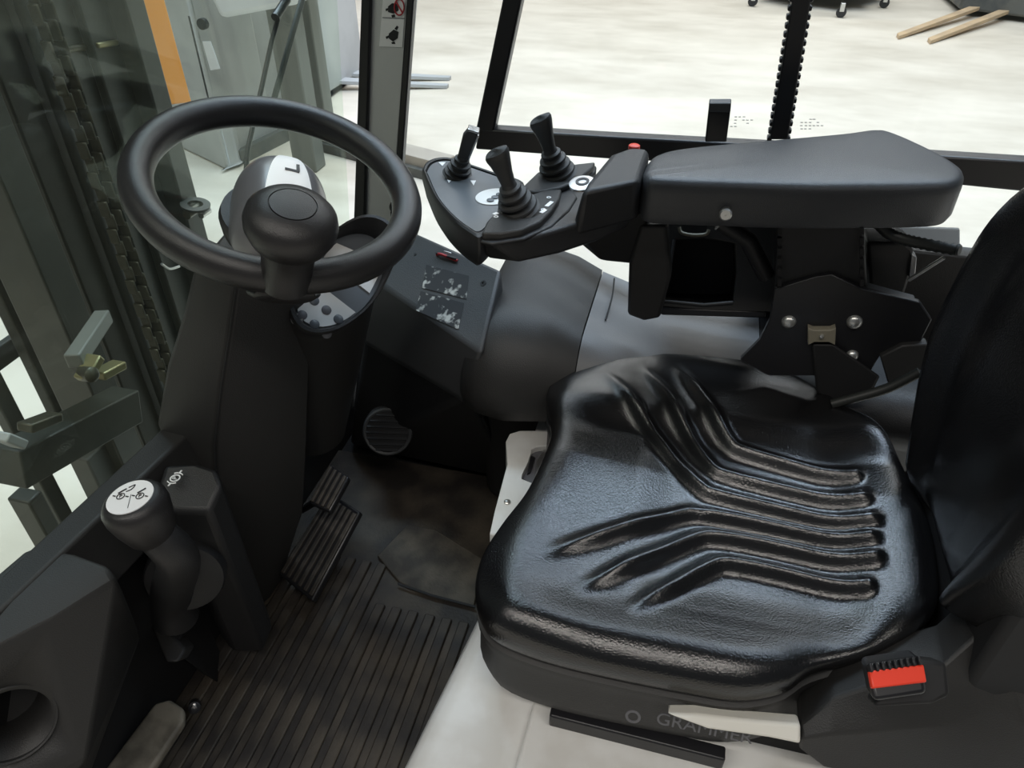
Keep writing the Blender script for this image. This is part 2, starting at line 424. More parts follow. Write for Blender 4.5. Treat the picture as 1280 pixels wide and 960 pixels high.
mid = [(a*0.55+b*0.45)+V((0, -0.012, 0.012)) for a, b in zip(top, bot)]
loft('side_shell', [[f, t, m, b, g] for f, t, m, b, g in zip(far, top, mid, bot, farb)], 'dark_plastic', seat, True, True, True, 0.004, 30)
yd = (pz(1000, 915, .33)-pz(700, 850, .36)).normalized()
text('seat_lettering', 'GRAMMER', 0.026, pz(880, 905, .325)+V((0, -0.006, 0)), (1, 0.03, -0.02), (0, 0.35, 0.94), 'ink_grey', seat)
lathe('seat_logo', pz(792, 890, .325)+V((0, -0.006, 0)), (0, -1, 0.35), [(0.010, 0), (0.010, 0.001), (0.0065, 0.001), (0.0065, 0)], 'ink_grey', seat, 24, ring=True)

# white adjuster with a window at the front of the seat
adj = thing('weight_adjuster', pz(650, 600, .30), 'white seat suspension adjuster with a small gauge window at the seat front', 'adjuster')
ap = [(632, 552), (637, 542), (650, 538), (669, 538), (676, 517), (685, 540), (700, 545), (690, 640), (640, 670), (612, 668), (618, 640), (634, 580)]
zt = 0.325
def ring_frame(outer, inner, z, depth, name, mname, parent):
    o3 = [pz(x, y, z) for x, y in outer]; i3 = [pz(x, y, z) for x, y in inner]; n = len(o3)
    vs = o3 + i3 + [p-V((0, 0, depth)) for p in o3] + [p-V((0, 0, depth)) for p in i3]
    fs = []
    for k in range(n):
        j = (k+1) % n
        fs += [(k, j, n+j, n+k), (2*n+k, 3*n+k, 3*n+j, 2*n+j), (k, 2*n+k, 2*n+j, j), (n+k, n+j, 3*n+j, 3*n+k)]
    bm = bmesh.new(); b = [bm.verts.new(v) for v in vs]
    for f in fs: bm.faces.new([b[i] for i in f])
    return link(name, frombm(name, bm), mname, parent, True, 0.002, 2)
outer = [(632, 552), (637, 542), (650, 538), (669, 538), (676, 517), (688, 540), (704, 560), (698, 640), (640, 672), (612, 668), (618, 640), (634, 580)]
inner = [(664, 566), (664, 562), (669, 559), (674, 558), (682, 557), (690, 558), (694, 572), (682, 603), (672, 606), (652, 598), (653, 592), (660, 578)]
ring_frame(outer, inner, zt, 0.06, 'bracket', 'white_paint', adj)
prism('gauge_floor', [pz(x, y, zt-0.012) for x, y in inner], (0, 0, -0.02), 'ink_grey', adj, 0)
prism('gauge_pointer', [pz(x, y, zt-0.008) for x, y in ((664, 569), (669, 572), (663, 590), (659, 592))], (0, 0, -0.004), 'ink', adj, 0)
prism('gauge_dial', [pz(x, y, zt-0.008) for x, y in ((679, 562), (690, 560), (694, 575), (682, 600), (672, 600), (669, 590), (671, 575))], (0, 0, -0.004), 'bright_steel', adj, 0.001)
lathe('bolt_head', pz(634, 628, zt), (0, 0, 1), [(0.006, 0), (0.006, 0.002), (0.004, 0.004), (0, 0.0045)], 'zinc', adj, 16)

# belt buckle --------------------------------------------------------
bk = thing('belt_buckle', pd(1135, 880, .72), 'black seat belt buckle with a red release button beside the seat', 'seat belt buckle')
b0, b1, b2, b3 = pd(1082, 830, .70), pd(1150, 820, .705), pd(1160, 868, .69), pd(1092, 878, .685)
prism('buckle_body', [b0, b1, b2, b3], (0.006, 0.03, -0.03), 'satin_black', bk, 0.005, 3)
ex = (b1-b0).normalized(); ey = (b0-b3).normalized(); nz = ex.cross(ey).normalized()
r0, r1, r2, r3 = [pd(x, y, t)+nz*0.003 for x, y, t in ((1085, 839, .698), (1153, 831, .702), (1157, 853, .694), (1089, 861, .69))]
prism('release_button', [r0, r1, r2, r3], -nz*0.006, 'red_plastic', bk, 0.0015); 
for k in range(9):
    f = (k+.5)/9; a = b0.lerp(b1, f)+nz*0.001
    box('grip_rib', a - ey*0.004, (0.003, 0.008, 0.006), 'satin_black', bk, Matrix((ex, ey, nz)).transposed(), 0.0008, 1)
prism('buckle_housing', [pd(1150, 824, .715), pd(1183, 828, .715), pd(1188, 870, .70), pd(1165, 880, .70), pd(1092, 884, .695), pd(1100, 860, .71)], (0.006, 0.03, -0.035), 'matte_black', bk, 0.004)

# ================================================================== steering wheel
wc = V((-0.526, 0.839, 0.8666)); WN = V((math.sin(0.361), math.sin(-0.1424), 1)).normalized()
WU = V((0, 1, 0)).cross(WN).normalized(); WV = WN.cross(WU)
def wl(u, v, n): return wc + WU*u + WV*v + WN*n
col = thing('steering_column', (-0.56, 0.8, 0.0), 'black plastic steering column standing in the footwell below the wheel', 'steering column')
sw = thing('steering_wheel', wl(0, 0, -0.06), 'black steering wheel with a mushroom spinner knob and silver hub cap', 'steering wheel')
RR, rr = 0.170, 0.0205; rings = []
for i in range(96):
    a = 2*math.pi*i/96; c = WU*math.cos(a) + WV*math.sin(a)
    rings.append([wc + c*(RR + rr*math.cos(b)) + WN*(rr*1.06*math.sin(b)) for b in [2*math.pi*k/20 for k in range(20)]])
rings.append(rings[0])
loft('rim', rings, 'wheel_rubber', sw, True, False, True)
# spoke: from the near rim down under the hub
KA = -1.03
kr = WU*math.cos(KA) + WV*math.sin(KA); kt = WN.cross(kr)
def spk(r, n, hw, hh):
    return [wc + kr*r + WN*n + kt*(hw*math.cos(b)) + (WN*0.9+kr*0.1)*(hh*math.sin(b)) for b in [2*math.pi*k/20 for k in range(20)]]
loft('spoke', [spk(0.186, -0.016, 0.016, 0.010), spk(0.180, -0.022, 0.036, 0.018), spk(0.165, -0.032, 0.044, 0.020), spk(0.13, -0.050, 0.040, 0.016), spk(0.09, -0.062, 0.042, 0.015), spk(0.05, -0.066, 0.05, 0.015), spk(0.0, -0.066, 0.05, 0.015)], 'wheel_rubber', sw)
lathe('hub', wl(0, 0, -0.09), WN, [(0.055, 0), (0.07, 0.015), (0.075, 0.035), (0.072, 0.045), (0.0, 0.047)], 'black_plastic', sw)
# hub cap: arched dome, squared toward the knob
CPH = math.radians(28)
def wlc(u, v, n): return wl(0.004 + u*math.cos(CPH) - v*math.sin(CPH), u*math.sin(CPH) + v*math.cos(CPH), n)
def cap_h(u, v, a=0.064, h=0.074):
    r = (abs(u)/a)**2.4 + ((v/0.082)**2.4 if v > 0 else (-v/0.098)**5)
    return h*max(0.0, 1-r)**0.52
vs = []; fs = []; n1, n2 = 33, 36
hc = []
for j in range(n2+1):
    v = -0.0978 + (0.0817+0.0978)*j/n2
    wmax = 0.064*max(0.0, 1-((v/0.082)**2.4 if v > 0 else (-v/0.098)**5))**(1/2.4)
    for i in range(n1+1):
        s = math.sin((i/n1-0.5)*math.pi); u = s*wmax
        vs.append(wlc(u, v, -0.047 + cap_h(u, v)))
for j in range(n2):
    for i in range(n1):
        k = j*(n1+1)+i; fs.append((k, k+1, k+n1+2, k+n1+1))
bm = bmesh.new(); b = [bm.verts.new(v) for v in vs]
for f in fs: bm.faces.new([b[i] for i in f])
bm.faces.new([b[i] for i in range(n1+1)][::-1])
cap = link('hub_cap', frombm('hub_cap', bm), 'cap_silver', sw, True, angle=60); tag(cap, 'silver-grey domed hub cap')
vs = []; fs = []
for j in range(25):
    v = -0.080 + 0.140*j/24
    f = (j/24); hw = 0.031*(1-f**2.0)**0.55 + 0.0005; uc = 0.008
    for i in range(9):
        u = uc + hw*(i/4-1); vs.append(wlc(u, v, -0.0455 + cap_h(u, v)))
for j in range(24):
    for i in range(8):
        k = j*9+i; fs.append((k, k+1, k+10, k+9))
ins = link('cap_insert', mesh('cap_insert', vs, fs), 'white_print', cap, True); tag(ins, 'white printed panel on the hub cap')
def capq(u, v): return wlc(u, v, -0.0445 + cap_h(u, v))
# the letter L, its foot toward the far side
for a, b_ in (((0.002, 0.003), (0.020, 0.003)), ((0.0185, 0.003), (0.0185, 0.019))):
    bar('letter_stroke', capq(*a), capq(*b_), 0.0042, 0.001, 'ink', cap, WN, 0)
# spinner knob
kb = wc + kr*RR
ka = (WN*1.0 + kr*0.02).normalized()
kn = lathe('knob_stem', kb - ka*0.008, ka, [(0.030, 0), (0.031, 0.018), (0.0295, 0.03), (0.031, 0.05), (0.034, 0.062), (0.036, 0.074)], 'wheel_rubber', sw)
lathe('spinner_knob', kb + ka*0.050, ka, [(0.020, 0), (0.032, 0.002), (0.044, 0.012), (0.0505, 0.026), (0.0515, 0.036), (0.049, 0.046), (0.042, 0.054), (0.030, 0.0595), (0.0262, 0.0605), (0.0258, 0.059), (0.025, 0.0588), (0.0246, 0.0608), (0.012, 0.062), (0, 0.0623)], 'wheel_rubber', sw, 56)

# ------------------------------------------------------------------ column shroud
YN = 0.745
A = [py(238, 345, YN), py(294, 362, YN)]
def csec(l, s, r, Yn, xr=None):
    a = py(*l, Yn); b_ = py(*s, Yn); c = py(*r, Yn+0.13)
    z = (a.z+b_.z)/2
    f1 = V((a.x-0.02, c.y-0.02, a.z)); f2 = V((a.x+0.01, a.y+0.0, a.z))
    return a, b_, c, f1
rg = []
for l, s, r, Yn in (((242, 335), (297, 345), (400, 335), 0.75), ((228, 395), (288, 410), (392, 400), 0.745), ((208, 460), (277, 480), (388, 470), 0.735), ((196, 530), (268, 555), (385, 555), 0.72), ((222, 600), (272, 640), (380, 640), 0.72), ((240, 690), (300, 750), (360, 700), 0.72)):
    a, b_, c, f1 = csec(l, s, r, Yn)
    rg.append([a, a.lerp(b_, .5)+V((0, -0.006, 0)), b_, b_.lerp(c, .5)+V((0.012, 0, 0)), c, f1])
rg.append([V((p.x-0.015, p.y, 0.012)) for p in rg[-1]])
loft('column_shroud', rg, 'dark_plastic', col, True, True, True, 0.006, 30)
tube('shroud_seam', [r[2]+V((0.001, -0.001, 0)) for r in rg], 0.0022, 'matte_black', col, 6)


# ------------------------------------------------------------------ front ledge, left console
ld = thing('front_ledge', (-0.72, 0.45, 0.3), 'dark grey dashboard ledge along the foot of the windscreen', 'dashboard')
e0, e1, e2 = pz(-60, 775, .5), pz(50, 677, .5), pz(210, 527, .5)
hull('ledge_top', [e0, e2, e0+V((0.045, 0, 0.002)), e2+V((0.05, 0, 0.002)), e0+V((-0.01, 0, -0.10)), e2+V((-0.01, 0, -0.10)), e0+V((0.06, 0, -0.10)), e2+V((0.065, 0, -0.10))], 'dark_plastic', ld, 0.006, 3)


lc = thing('left_console', (-0.6, 0.35, 0.0), 'dark grey moulded console with a round cup holder beside the near doorway', 'console')
ZC = 0.50
T = [pz(-90, 790, ZC), pz(0, 712, ZC), pz(36, 683, ZC), pz(92, 690, ZC), pz(136, 706, ZC-.002)]
K1, Km, K0 = pz(146, 722, ZC-.012), pz(60, 775, ZC-.010), pz(-90, 850, ZC-.010)
B1, B0 = pz(106, 955, .30), pz(-120, 1085, .30)
S1, S2 = pz(178, 790, .36), pz(128, 905, .18)
lcb = hull('console_body', T + [K1, Km, K0, B1, B0, S1, S2, V((T[3].x-.02, T[3].y, 0.34)), V((T[0].x, T[0].y, 0.02)), V((S2.x-.05, S2.y-.02, 0.13)), V((B0.x-.15, B0.y, 0.02))], 'dark_plastic', lc, 0.012, 4)
fn = (K1-K0).cross(B1-K0).normalized()
if fn.dot(CAM-K0) < 0: fn = -fn
dd = _d(14, 905); cc = CAM + dd*((K0-CAM).dot(fn)/dd.dot(fn)); fu = (K1-K0).normalized()
cut = lathe('cup_cutter', cc - fn*0.085, fn, [(0.040, 0), (0.047, 0.20)], 'matte_black', lc, 56, fu)
bpy.context.view_layer.update()
bo = lcb.modifiers.new('cup', 'BOOLEAN'); bo.object = cut; bo.operation = 'DIFFERENCE'; bo.solver = 'EXACT'
bpy.context.view_layer.update()
me_ = bpy.data.meshes.new_from_object(lcb.evaluated_get(bpy.context.evaluated_depsgraph_get()))
lcb.modifiers.clear(); lcb.data = me_
bpy.data.objects.remove(cut)
lathe('cup_holder', cc - fn*0.003, fn, [(0.0455, 0.0), (0.0455, 0.0055), (0.0475, 0.0065), (0.0495, 0.0045), (0.0495, 0.0)], 'dark_plastic', lc, 56, fu, ring=True)

# parking brake ---------------------------------------------------------
pbp = thing('brake_console', pz(240, 640, .45), 'black plastic panel with a white parking symbol behind the brake lever', 'panel')
g = [pz(205, 580, .49), pz(245, 578, .49), pz(270, 585, .49), pz(278, 605, .48), pz(262, 640, .46), pz(215, 640, .46), pz(195, 612, .48)]
prism('panel_body', g, (-0.01, 0.02, -0.38), 'black_plastic', pbp, 0.008, 3)
sc = pz(219, 598, .494); sx_ = (pz(228, 588, .494)-pz(209, 610, .494)).normalized(); sy_ = V((0, 0, 1)).cross(sx_)
lathe('symbol_ring', sc, (0, 0, 1), [(0.0075, 0), (0.0075, 0.001), (0.0056, 0.001), (0.0056, 0)], 'white_print', pbp, 24, ring=True)
text('symbol_letter', 'P', 0.011, sc+V((0, 0, .0006)), sx_, sy_, 'white_print', pbp, 0.0004)
for s in (-1, 1):
    pts = [sc + sx_*math.cos(a)*0.0108*s + sy_*math.sin(a)*0.0108*s + V((0, 0, .0006)) for a in [-0.7+1.4*k/6 for k in range(7)]]
    tube('symbol_arc', pts, 0.0009, 'white_print', pbp, 6)
    bar('symbol_bar', sc+sx_*s*0.0108+V((0, 0, .0006)), sc+sx_*s*0.0165+V((0, 0, .0006)), 0.0022, 0.001, 'white_print', pbp, bevel=0)

pb = thing('parking_brake_lever', pz(215, 780, .30), 'parking brake lever with a white printed disc on its round knob', 'brake lever')
k0 = pd(163, 622, 0.86); kax = V((-0.10, -0.05, 1)).normalized()
kd = lathe('knob', k0 - kax*0.072, kax, [(0.020, 0), (0.028, 0.012), (0.0345, 0.035), (0.0375, 0.052), (0.037, 0.062), (0.033, 0.069), (0.0285, 0.072), (0.0, 0.0725)], 'wheel_rubber', pb, 48)
lathe('knob_disc', k0 + kax*0.0002, kax, [(0.0265, 0), (0.0265, 0.0012), (0.0, 0.0013)], 'white_print', kd, 40)
ux = (pd(190, 612, .86)-k0); ux = (ux - kax*ux.dot(kax)).normalized(); uy = kax.cross(ux)
def dp(a, b_): return k0 + kax*0.002 + ux*a + uy*b_
for sgn, cx_, cy_ in ((-1, -0.011, 0.004), (1, 0.012, -0.003)):
    c0 = dp(cx_, cy_)
    pts = [c0 + ux*math.cos(a)*0.0045 + uy*math.sin(a)*0.0045 for a in [2*math.pi*k/16 for k in range(17)]]
    tube('print_ring', pts, 0.0006, 'ink', kd, 5)
    for s in (-1, 1): bar('print_bar', c0+ux*s*0.0062-uy*0.002*s, c0+ux*s*0.0095-uy*0.004*s, 0.0014, 0.0006, 'ink', kd, kax, 0)
    bar('print_stroke', c0+uy*0.006-ux*0.004, c0+uy*0.011+ux*0.005, 0.0018, 0.0006, 'ink', kd, kax, 0)
    text('print_letter', 'P', 0.007, c0, ux, uy, 'ink', kd, 0.0003)
tube('print_arrow', smoothpath([dp(-0.004, 0.016), dp(0.003, 0.0185), dp(0.0, 0.012), dp(-0.006, 0.010)], 5), 0.0006, 'ink', kd, 5)
bar('print_line', dp(0.001, -0.019), dp(0.001, 0.003), 0.0006, 0.0004, 'ink_grey', kd, kax, 0)
kbz = k0 - kax*0.07
tube('lever_arm', smoothpath([kbz+V((0, 0, 0.01)), kbz+V((0.01, 0.01, -0.05)), pz(215, 740, .33), pz(220, 770, .25)], 6), lambda t: 0.022+0.012*t, 'black_plastic', pb, 20)
lathe('pivot_cover', pz(222, 745, .36)+V((-0.03, 0.06, -0.02)), (0.45, -0.8, 0.25), [(0.058, -0.03), (0.058, 0.02), (0.055, 0.028), (0.045, 0.03), (0, 0.03)], 'black_plastic', pb, 48)
pv = thing('pedal_bracket', pz(215, 800, .10), 'small black bracket plate below the parking brake lever', 'bracket')
prism('bracket_plate', [pz(187, 780, .20), pz(200, 775, .20), pz(232, 812, .18), pz(222, 828, .18), pz(207, 828, .18)], (0, 0.02, -0.02), 'dark_plastic', pv, 0.004)
hull('bracket_stay', [pz(200, 800, .19), pz(220, 815, .18), pz(200, 800, .19)+V((0, .05, -.18)), pz(220, 815, .18)+V((0, .05, -.17)), pz(210, 790, .19)+V((0, .08, 0)), pz(210, 790, .19)+V((0, .08, -.18))], 'matte_black', pv, 0.003)

# pedals ------------------------------------------------------------------
def pedal(name, c4, th, matn, label, ribs, loc):
    t = thing(name, loc, label, 'pedal')
    c4 = [V(c) for c in c4]; n = (c4[1]-c4[0]).cross(c4[3]-c4[0]).normalized()
    if n.z < 0: n = -n
    prism('pedal_plate', c4, -n*th, 'satin_black', t, 0.004, 3)
    for k in range(ribs):
        f = (k+0.5)/ribs
        a, b_ = c4[0].lerp(c4[1], f), c4[3].lerp(c4[2], f); w_ = (c4[1]-c4[0]).length/ribs*0.55
        a, b_ = a.lerp(b_, .04), a.lerp(b_, .96)
        bar('tread_rib', a+n*0.002, b_+n*0.002, w_, 0.006, matn, t, n, 0.0015)
    m = sum(c4, V())/4
    bar('pedal_arm', m - n*th, m - n*0.10 + V((-0.10, 0.0, -0.02)), 0.022, 0.012, 'satin_black', t)
    return t
pedal('accelerator_pedal', [pz(348, 718, .06), pz(390, 752, .06), pz(450, 640, .15), pz(412, 615, .15)], 0.016, 'pedal_rubber', 'long ribbed accelerator pedal in the middle of the footwell', 6, (-0.62, 0.82, 0.02))
pedal('brake_pedal', [pz(386, 628, .22), pz(412, 640, .22), pz(436, 596, .25), pz(412, 580, .25)], 0.016, 'pedal_rubber', 'small worn brake pedal above the accelerator pedal', 4, (-0.66, 0.86, 0.1))
mat('pedal_tan', (0.10, 0.088, 0.068), 0.6, bump=0.3, bscale=150, col2=(0.18, 0.16, 0.125), cscale=25)
ft = thing('footrest_pedal', pz(190, 910, .05), 'dusty tan footrest pedal near the doorway beside the cup-holder console', 'pedal')
prism('pedal_pad', [pz(112, 985, .07), pz(193, 878, .09), pz(212, 873, .09), pz(230, 885, .09), pz(229, 902, .09), pz(170, 990, .07)], (0, 0, -0.018), 'pedal_tan', ft, 0.006, 3)
hull('pedal_stay', [pz(180, 930, .07), pz(210, 900, .07), pz(200, 940, .07), pz(180, 930, .0), pz(210, 900, .0), pz(200, 950, .0)], 'matte_black', ft, 0.003)
lathe('pivot_bolt', pz(243, 885, .05), (0.5, -.5, .7), [(0.010, -0.03), (0.010, 0), (0.005, 0.002), (0.005, 0.008), (0, 0.009)], 'satin_black', ft, 20)
lathe('bolt_tip', pz(243, 881, .058), (0.5, -.5, .7), [(0.003, 0), (0.003, 0.004), (0, 0.005)], 'bright_steel', ft, 12)

# ------------------------------------------------------------------ display pod right of the column
dpod = thing('instrument_display', pd(425, 440, 1.05), 'black hooded instrument display with a white button panel behind the wheel', 'instrument display')
dc = pd(426, 350, 1.14); dn = V((0.55, -0.42, 0.72)).normalized()
dl = pd(475, 300, 1.2) - pd(385, 400, 1.0); dl = (dl - dn*dl.dot(dn)).normalized(); dw = dn.cross(dl)
def dsp(a, b_, n): return dc + dl*a + dw*b_ + dn*n
NR = 48
def oval(ra, rb, n, sh=0): return [dsp(ra*math.cos(2*math.pi*k/NR)+sh, rb*math.sin(2*math.pi*k/NR), n) for k in range(NR)]
RA, RB = 0.105, 0.058
foot = [V((-0.66+0.05*math.cos(2*math.pi*k/NR), 1.02+0.06*math.sin(2*math.pi*k/NR), 0.25)) for k in range(NR)]
# match start of foot loop to oval orientation by nearest vertex
def align(ref, loop):
    n = len(loop); best = None
    for rev in (1, -1):
        L = loop[::rev]
        for s in range(n):
            L2 = L[s:]+L[:s]; e = sum((L2[i]-ref[i]).length for i in range(0, n, 6))
            if best is None or e < best[0]: best = (e, L2)
    return best[1]
o1 = oval(RA, RB, -0.01)
loft('display_body', [align(o1, foot), [p*0.5+q_*0.5+V((0, 0, -0.02)) for p, q_ in zip(oval(RA*.95, RB*.95, -0.09), align(o1, foot))], oval(RA*.97, RB*.97, -0.045), o1], 'dark_plastic', dpod)
hood = []
for k in range(NR+1):
    a = 2*math.pi*k/NR; hh = 0.012 + 0.038*sstep(0.0, 0.9, math.cos(a))
    hood.append([dsp(RA*math.cos(a)*s, RB*math.sin(a)*s, n) for s, n in ((1.0, -0.012), (1.02, hh*0.6), (1.0, hh), (0.95, hh), (0.91, hh*0.5), (0.90, -0.005))])
loft('display_rim', hood, 'black_plastic', dpod, True, False, True)
vs = oval(RA*.91, RB*.91, -0.004); dface = prism('display_face', vs, dn*0.003, 'slate_panel', dpod, 0)
mat('display_white', (0.72, 0.72, 0.7), 0.4)
prism('white_panel', [dsp(-0.09*math.cos(a)-0.0*RA, 0.05*math.sin(a), -0.0005) for a in [-1.25+2.5*k/20 for k in range(21)]], dn*0.002, 'display_white', dpod, 0)
prism('white_panel', [dsp(0.012, -0.046, -0.0005), dsp(0.012, 0.046, -0.0005), dsp(0.045, 0.040, -0.0005), dsp(0.058, 0.0, -0.0005), dsp(0.045, -0.040, -0.0005)], dn*0.002, 'display_white', dpod, 0)
prism('warning_triangle', [dsp(0.024, -0.012, 0), dsp(0.024, 0.012, 0), dsp(0.042, 0.0, 0)], dn*0.0025, 'ink', dpod, 0)
for i in range(2):
    for j in range(4):
        b_ = lathe('button', dsp(-0.055-0.03*i, -0.034+0.022*j, -0.001), dn, [(0.0075, 0), (0.0075, 0.003), (0.006, 0.004), (0, 0.0042)], 'ink_grey' if (i+j) % 2 else 'slate_panel', dpod, 20, dl)
lathe('key_button', dsp(-0.095, 0.012, -0.001), dn, [(0.009, 0), (0.009, 0.003), (0.0075, 0.004), (0.006, 0.003), (0, 0.003)], 'bright_steel', dpod, 24, dl)

# ------------------------------------------------------------------ right front console
rc = thing('fuse_console', (-0.5, 1.2, 0.0), 'dark grey sloping console right of the wheel with peeled stickers', 'console')
Ac, Bc, Dc, Ec, Fc = pz(500, 281, .60), pz(627, 337, .60), pz(470, 352, .53), pz(583, 500, .40), pz(455, 425, .40)
cn = (Bc-Ac).cross(Dc-Ac).normalized()
if cn.z < 0: cn = -cn
def onp(x, y, off=0.0):
    d = _d(x, y); o_ = Ac + cn*off; return CAM + d*((o_-CAM).dot(cn)/d.dot(cn))
Cc = onp(602, 442)
hull('console_cover', [Ac, Bc, Cc, Dc, Ec, Fc, Ac+V((0, .03, -.12)), Bc+V((0, .03, -.12)), Ec+V((-.02, .04, -.05)), Fc+V((-.02, .04, -.05))], 'grey_plastic', rc, 0.008, 3)
hull('console_lower', [Ec+V((0, .012, .0)), Fc+V((0, .012, 0)), Ec+V((0, .25, 0)), Fc+V((-.1, .25, 0)), pz(575, 505, .30)+V((.02, .06, 0)), pz(455, 440, .30)+V((0, .1, 0)), V((-.75, 1.36, 0.02)), V((-.30, 1.36, 0.02)), V((-.72, 1.24, 0.02)), V((-.30, 1.22, 0.02))], 'black_plastic', rc, 0.01, 3)
for q4 in (((533, 331), (586, 345), (583, 374), (528, 360)), ((526, 364), (580, 379), (573, 412), (520, 388))):
    prism('sticker', [onp(x, y, 0.0006) for x, y in q4], cn*0.0008, 'foil', rc, 0)
ca = onp(546, 318); cb = onp(572, 326)
tube('clip_loop', smoothpath([ca, ca.lerp(cb, .3)+cn*0.006, cb], 6), 0.0028, 'red_ink', rc, 8)
bar('clip_bar', ca+cn*.004, cb+cn*.006, 0.005, 0.004, 'ink', rc, cn)
bar('clip_tab', onp(555, 314, .006), onp(564, 317, .006), 0.004, 0.003, 'bright_steel', rc, cn)
lathe('screw_hole', onp(604, 354, 0.0), cn, [(0.006, 0), (0.006, 0.001), (0.003, 0.001), (0.003, -0.003), (0, -0.003)], 'ink', rc, 20)
lathe('screw_hole', onp(519, 318, 0.0), cn, [(0.003, 0), (0.003, 0.001), (0, 0.001)], 'ink', rc, 16)
vn = thing('air_vent', py(485, 565, 1.18), 'round louvred air vent low in the footwell', 'air vent')
va = V((0.25, -0.85, 0.45)).normalized(); vc = pz(484, 540, .19)
bx_ = (vc+V((0, .08, -.02)))
lathe('vent_housing', vc - va*0.12, va, [(0.055, 0), (0.055, 0.11), (0.045, 0.12)], 'matte_black', vn, 40)
lathe('vent_ring', vc - va*0.012, va, [(0.046, 0.006), (0.046, 0.012), (0.050, 0.014), (0.053, 0.012), (0.053, 0.0)], 'grey_plastic', vn, 48, ring=True)
vu = V((1, 0.15, 0)); vu = (vu - va*vu.dot(va)).normalized(); vv_ = va.cross(vu)
for k in range(7):
    h = -0.039+0.013*k; L = math.sqrt(0.046**2-h*h)
    bar('louvre', vc+vv_*h-vu*L, vc+vv_*h+vu*L, 0.008, 0.003, 'ink', vn, (va+vv_*0.8).normalized(), 0.0008)

# ------------------------------------------------------------------ side cover along the far side
sc_ = thing('side_cover', (0.0, 1.25, 0.0), 'dark moulded side cover with painted window light between the seat and the far door', 'side cover')
def side_sec(x, yn, zt, zb, r):
    pts = []
    ys = 1.37
    pts.append(V((x, ys, zb))); pts.append(V((x, ys, zt)))
    for k in range(9):
        a = math.pi/2*k/8
        pts.append(V((x, yn + r - r*math.sin(a), zt - r + r*math.cos(a))))
    pts.append(V((x, yn + 0.015, zt-r-0.04))); pts.append(V((x, yn + 0.11, 0.30))); pts.append(V((x, yn + 0.16, zb)))
    return pts
loft('front_hump', [side_sec(x, *a) for x, a in ((-0.355, (1.03, .505, .02, .09)), (-0.345, (1.015, .535, .02, .11)), (-0.32, (1.0, .552, .02, .13)), (-0.27, (.995, .558, .02, .14)), (-0.20, (1.02, .54, .02, .13)), (-0.15, (1.04, .515, .02, .11)))], 'dark_plastic', sc_, True, True, True, 0, 60)
loft('side_panel', [side_sec(x, *a) for x, a in ((-0.148, (1.04, .512, .02, .10)), (-0.08, (1.06, .49, .02, .09)), (0.0, (1.09, .475, .02, .08)), (0.10, (1.12, .47, .02, .06)), (0.17, (1.125, .47, .02, .06)))], 'lit_side_plastic', sc_, True, True, True, 0, 60)  # same plastic as the hump; lighter colour paints the window light on it
loft('rear_cover', [side_sec(x, *a) for x, a in ((0.172, (1.125, .468, .02, .06)), (0.3, (1.10, .465, .02, .06)), (0.65, (1.10, .465, .02, .06)))], 'black_plastic', sc_, True, True, True, 0, 60)
tube('cover_seam', smoothpath([pz(768, 348, .52), pz(765, 372, .515), pz(757, 400, .505)], 5), 0.0016, 'matte_black', sc_, 6)

# ------------------------------------------------------------------ armrest with lever console
AZ = 0.845
arm = thing('armrest', (0.15, 1.14, 0.70), 'wide black padded armrest on the far side of the seat', 'armrest')
to = [(804, 213), (818, 192), (862, 182), (960, 173), (1050, 165), (1090, 160), (1115, 163), (1160, 182), (1198, 203), (1207, 216), (1196, 226), (1160, 229), (1080, 230), (1000, 230), (900, 227), (840, 225), (812, 222)]
t3 = [pz(x, y, AZ) for x, y in to]
cen = sum(t3, V())/len(t3)
dn_ = smoothpath(t3+[t3[0]], 6)[:-1]
def pr_(f, dz): return [V((cen.x+(p.x-cen.x)*f, cen.y+(p.y-cen.y)*f, AZ+dz)) for p in dn_]
def pri(ins, dz):
    out = []
    n = len(dn_)
    for i, p in enumerate(dn_):
        t = (dn_[(i+1) % n]-dn_[i-1]); nrm = V((t.y, -t.x, 0)).normalized()
        if nrm.dot(cen-p) < 0: nrm = -nrm
        out.append(V((p.x, p.y, AZ+dz)) + nrm*ins)
    return out
bm = bmesh.new(); prev = None
seq = [pri(.010, -.072), pri(.002, -.068), pri(-.002, -.058), pri(-.002, -.02), pri(-0.001, -.010), pri(.003, -.004), pri(.008, -.001), pri(.016, .0005), pr_(.6, .004), pr_(.3, .006), pr_(.02, .0065)]
pad = loft('armrest_pad', seq, 'pad', arm, True, True, True, 0, 40)
# front cover of the armrest
fz = AZ+0.004
fcv = [(762, 190), (785, 182), (815, 184), (803, 212), (795, 240), (780, 246), (728, 240), (722, 234)]
hull('front_cover', [pz(x, y, AZ) for x, y in ((765, 192), (790, 183), (813, 186), (800, 222), (797, 226), (728, 240), (735, 228))] + [pz(x, y, .775) for x, y in ((720, 296), (796, 276), (806, 258), (745, 235), (715, 285))], 'black_plastic', arm, 0.008, 3)
lathe('red_button', pz(793, 181.5, AZ+.002), (0, 0, 1), [(0.009, -0.006), (0.009, -0.0005), (0.007, 0.001), (0, 0.0015)], 'red_plastic', arm, 20)
oc = pz(728, 228, .838)
lathe('round_switch', oc - V((0, 0, .004)), (-0.1, -0.2, 1), [(0.019, 0), (0.019, 0.004), (0.015, 0.005), (0, 0.005)], 'bright_steel', arm, 28)
lathe('switch_print', oc + V((0, 0, .0012)), (-0.1, -0.2, 1), [(0.010, 0), (0.010, 0.001), (0.006, 0.001), (0.006, 0)], 'ink', arm, 20, ring=True)
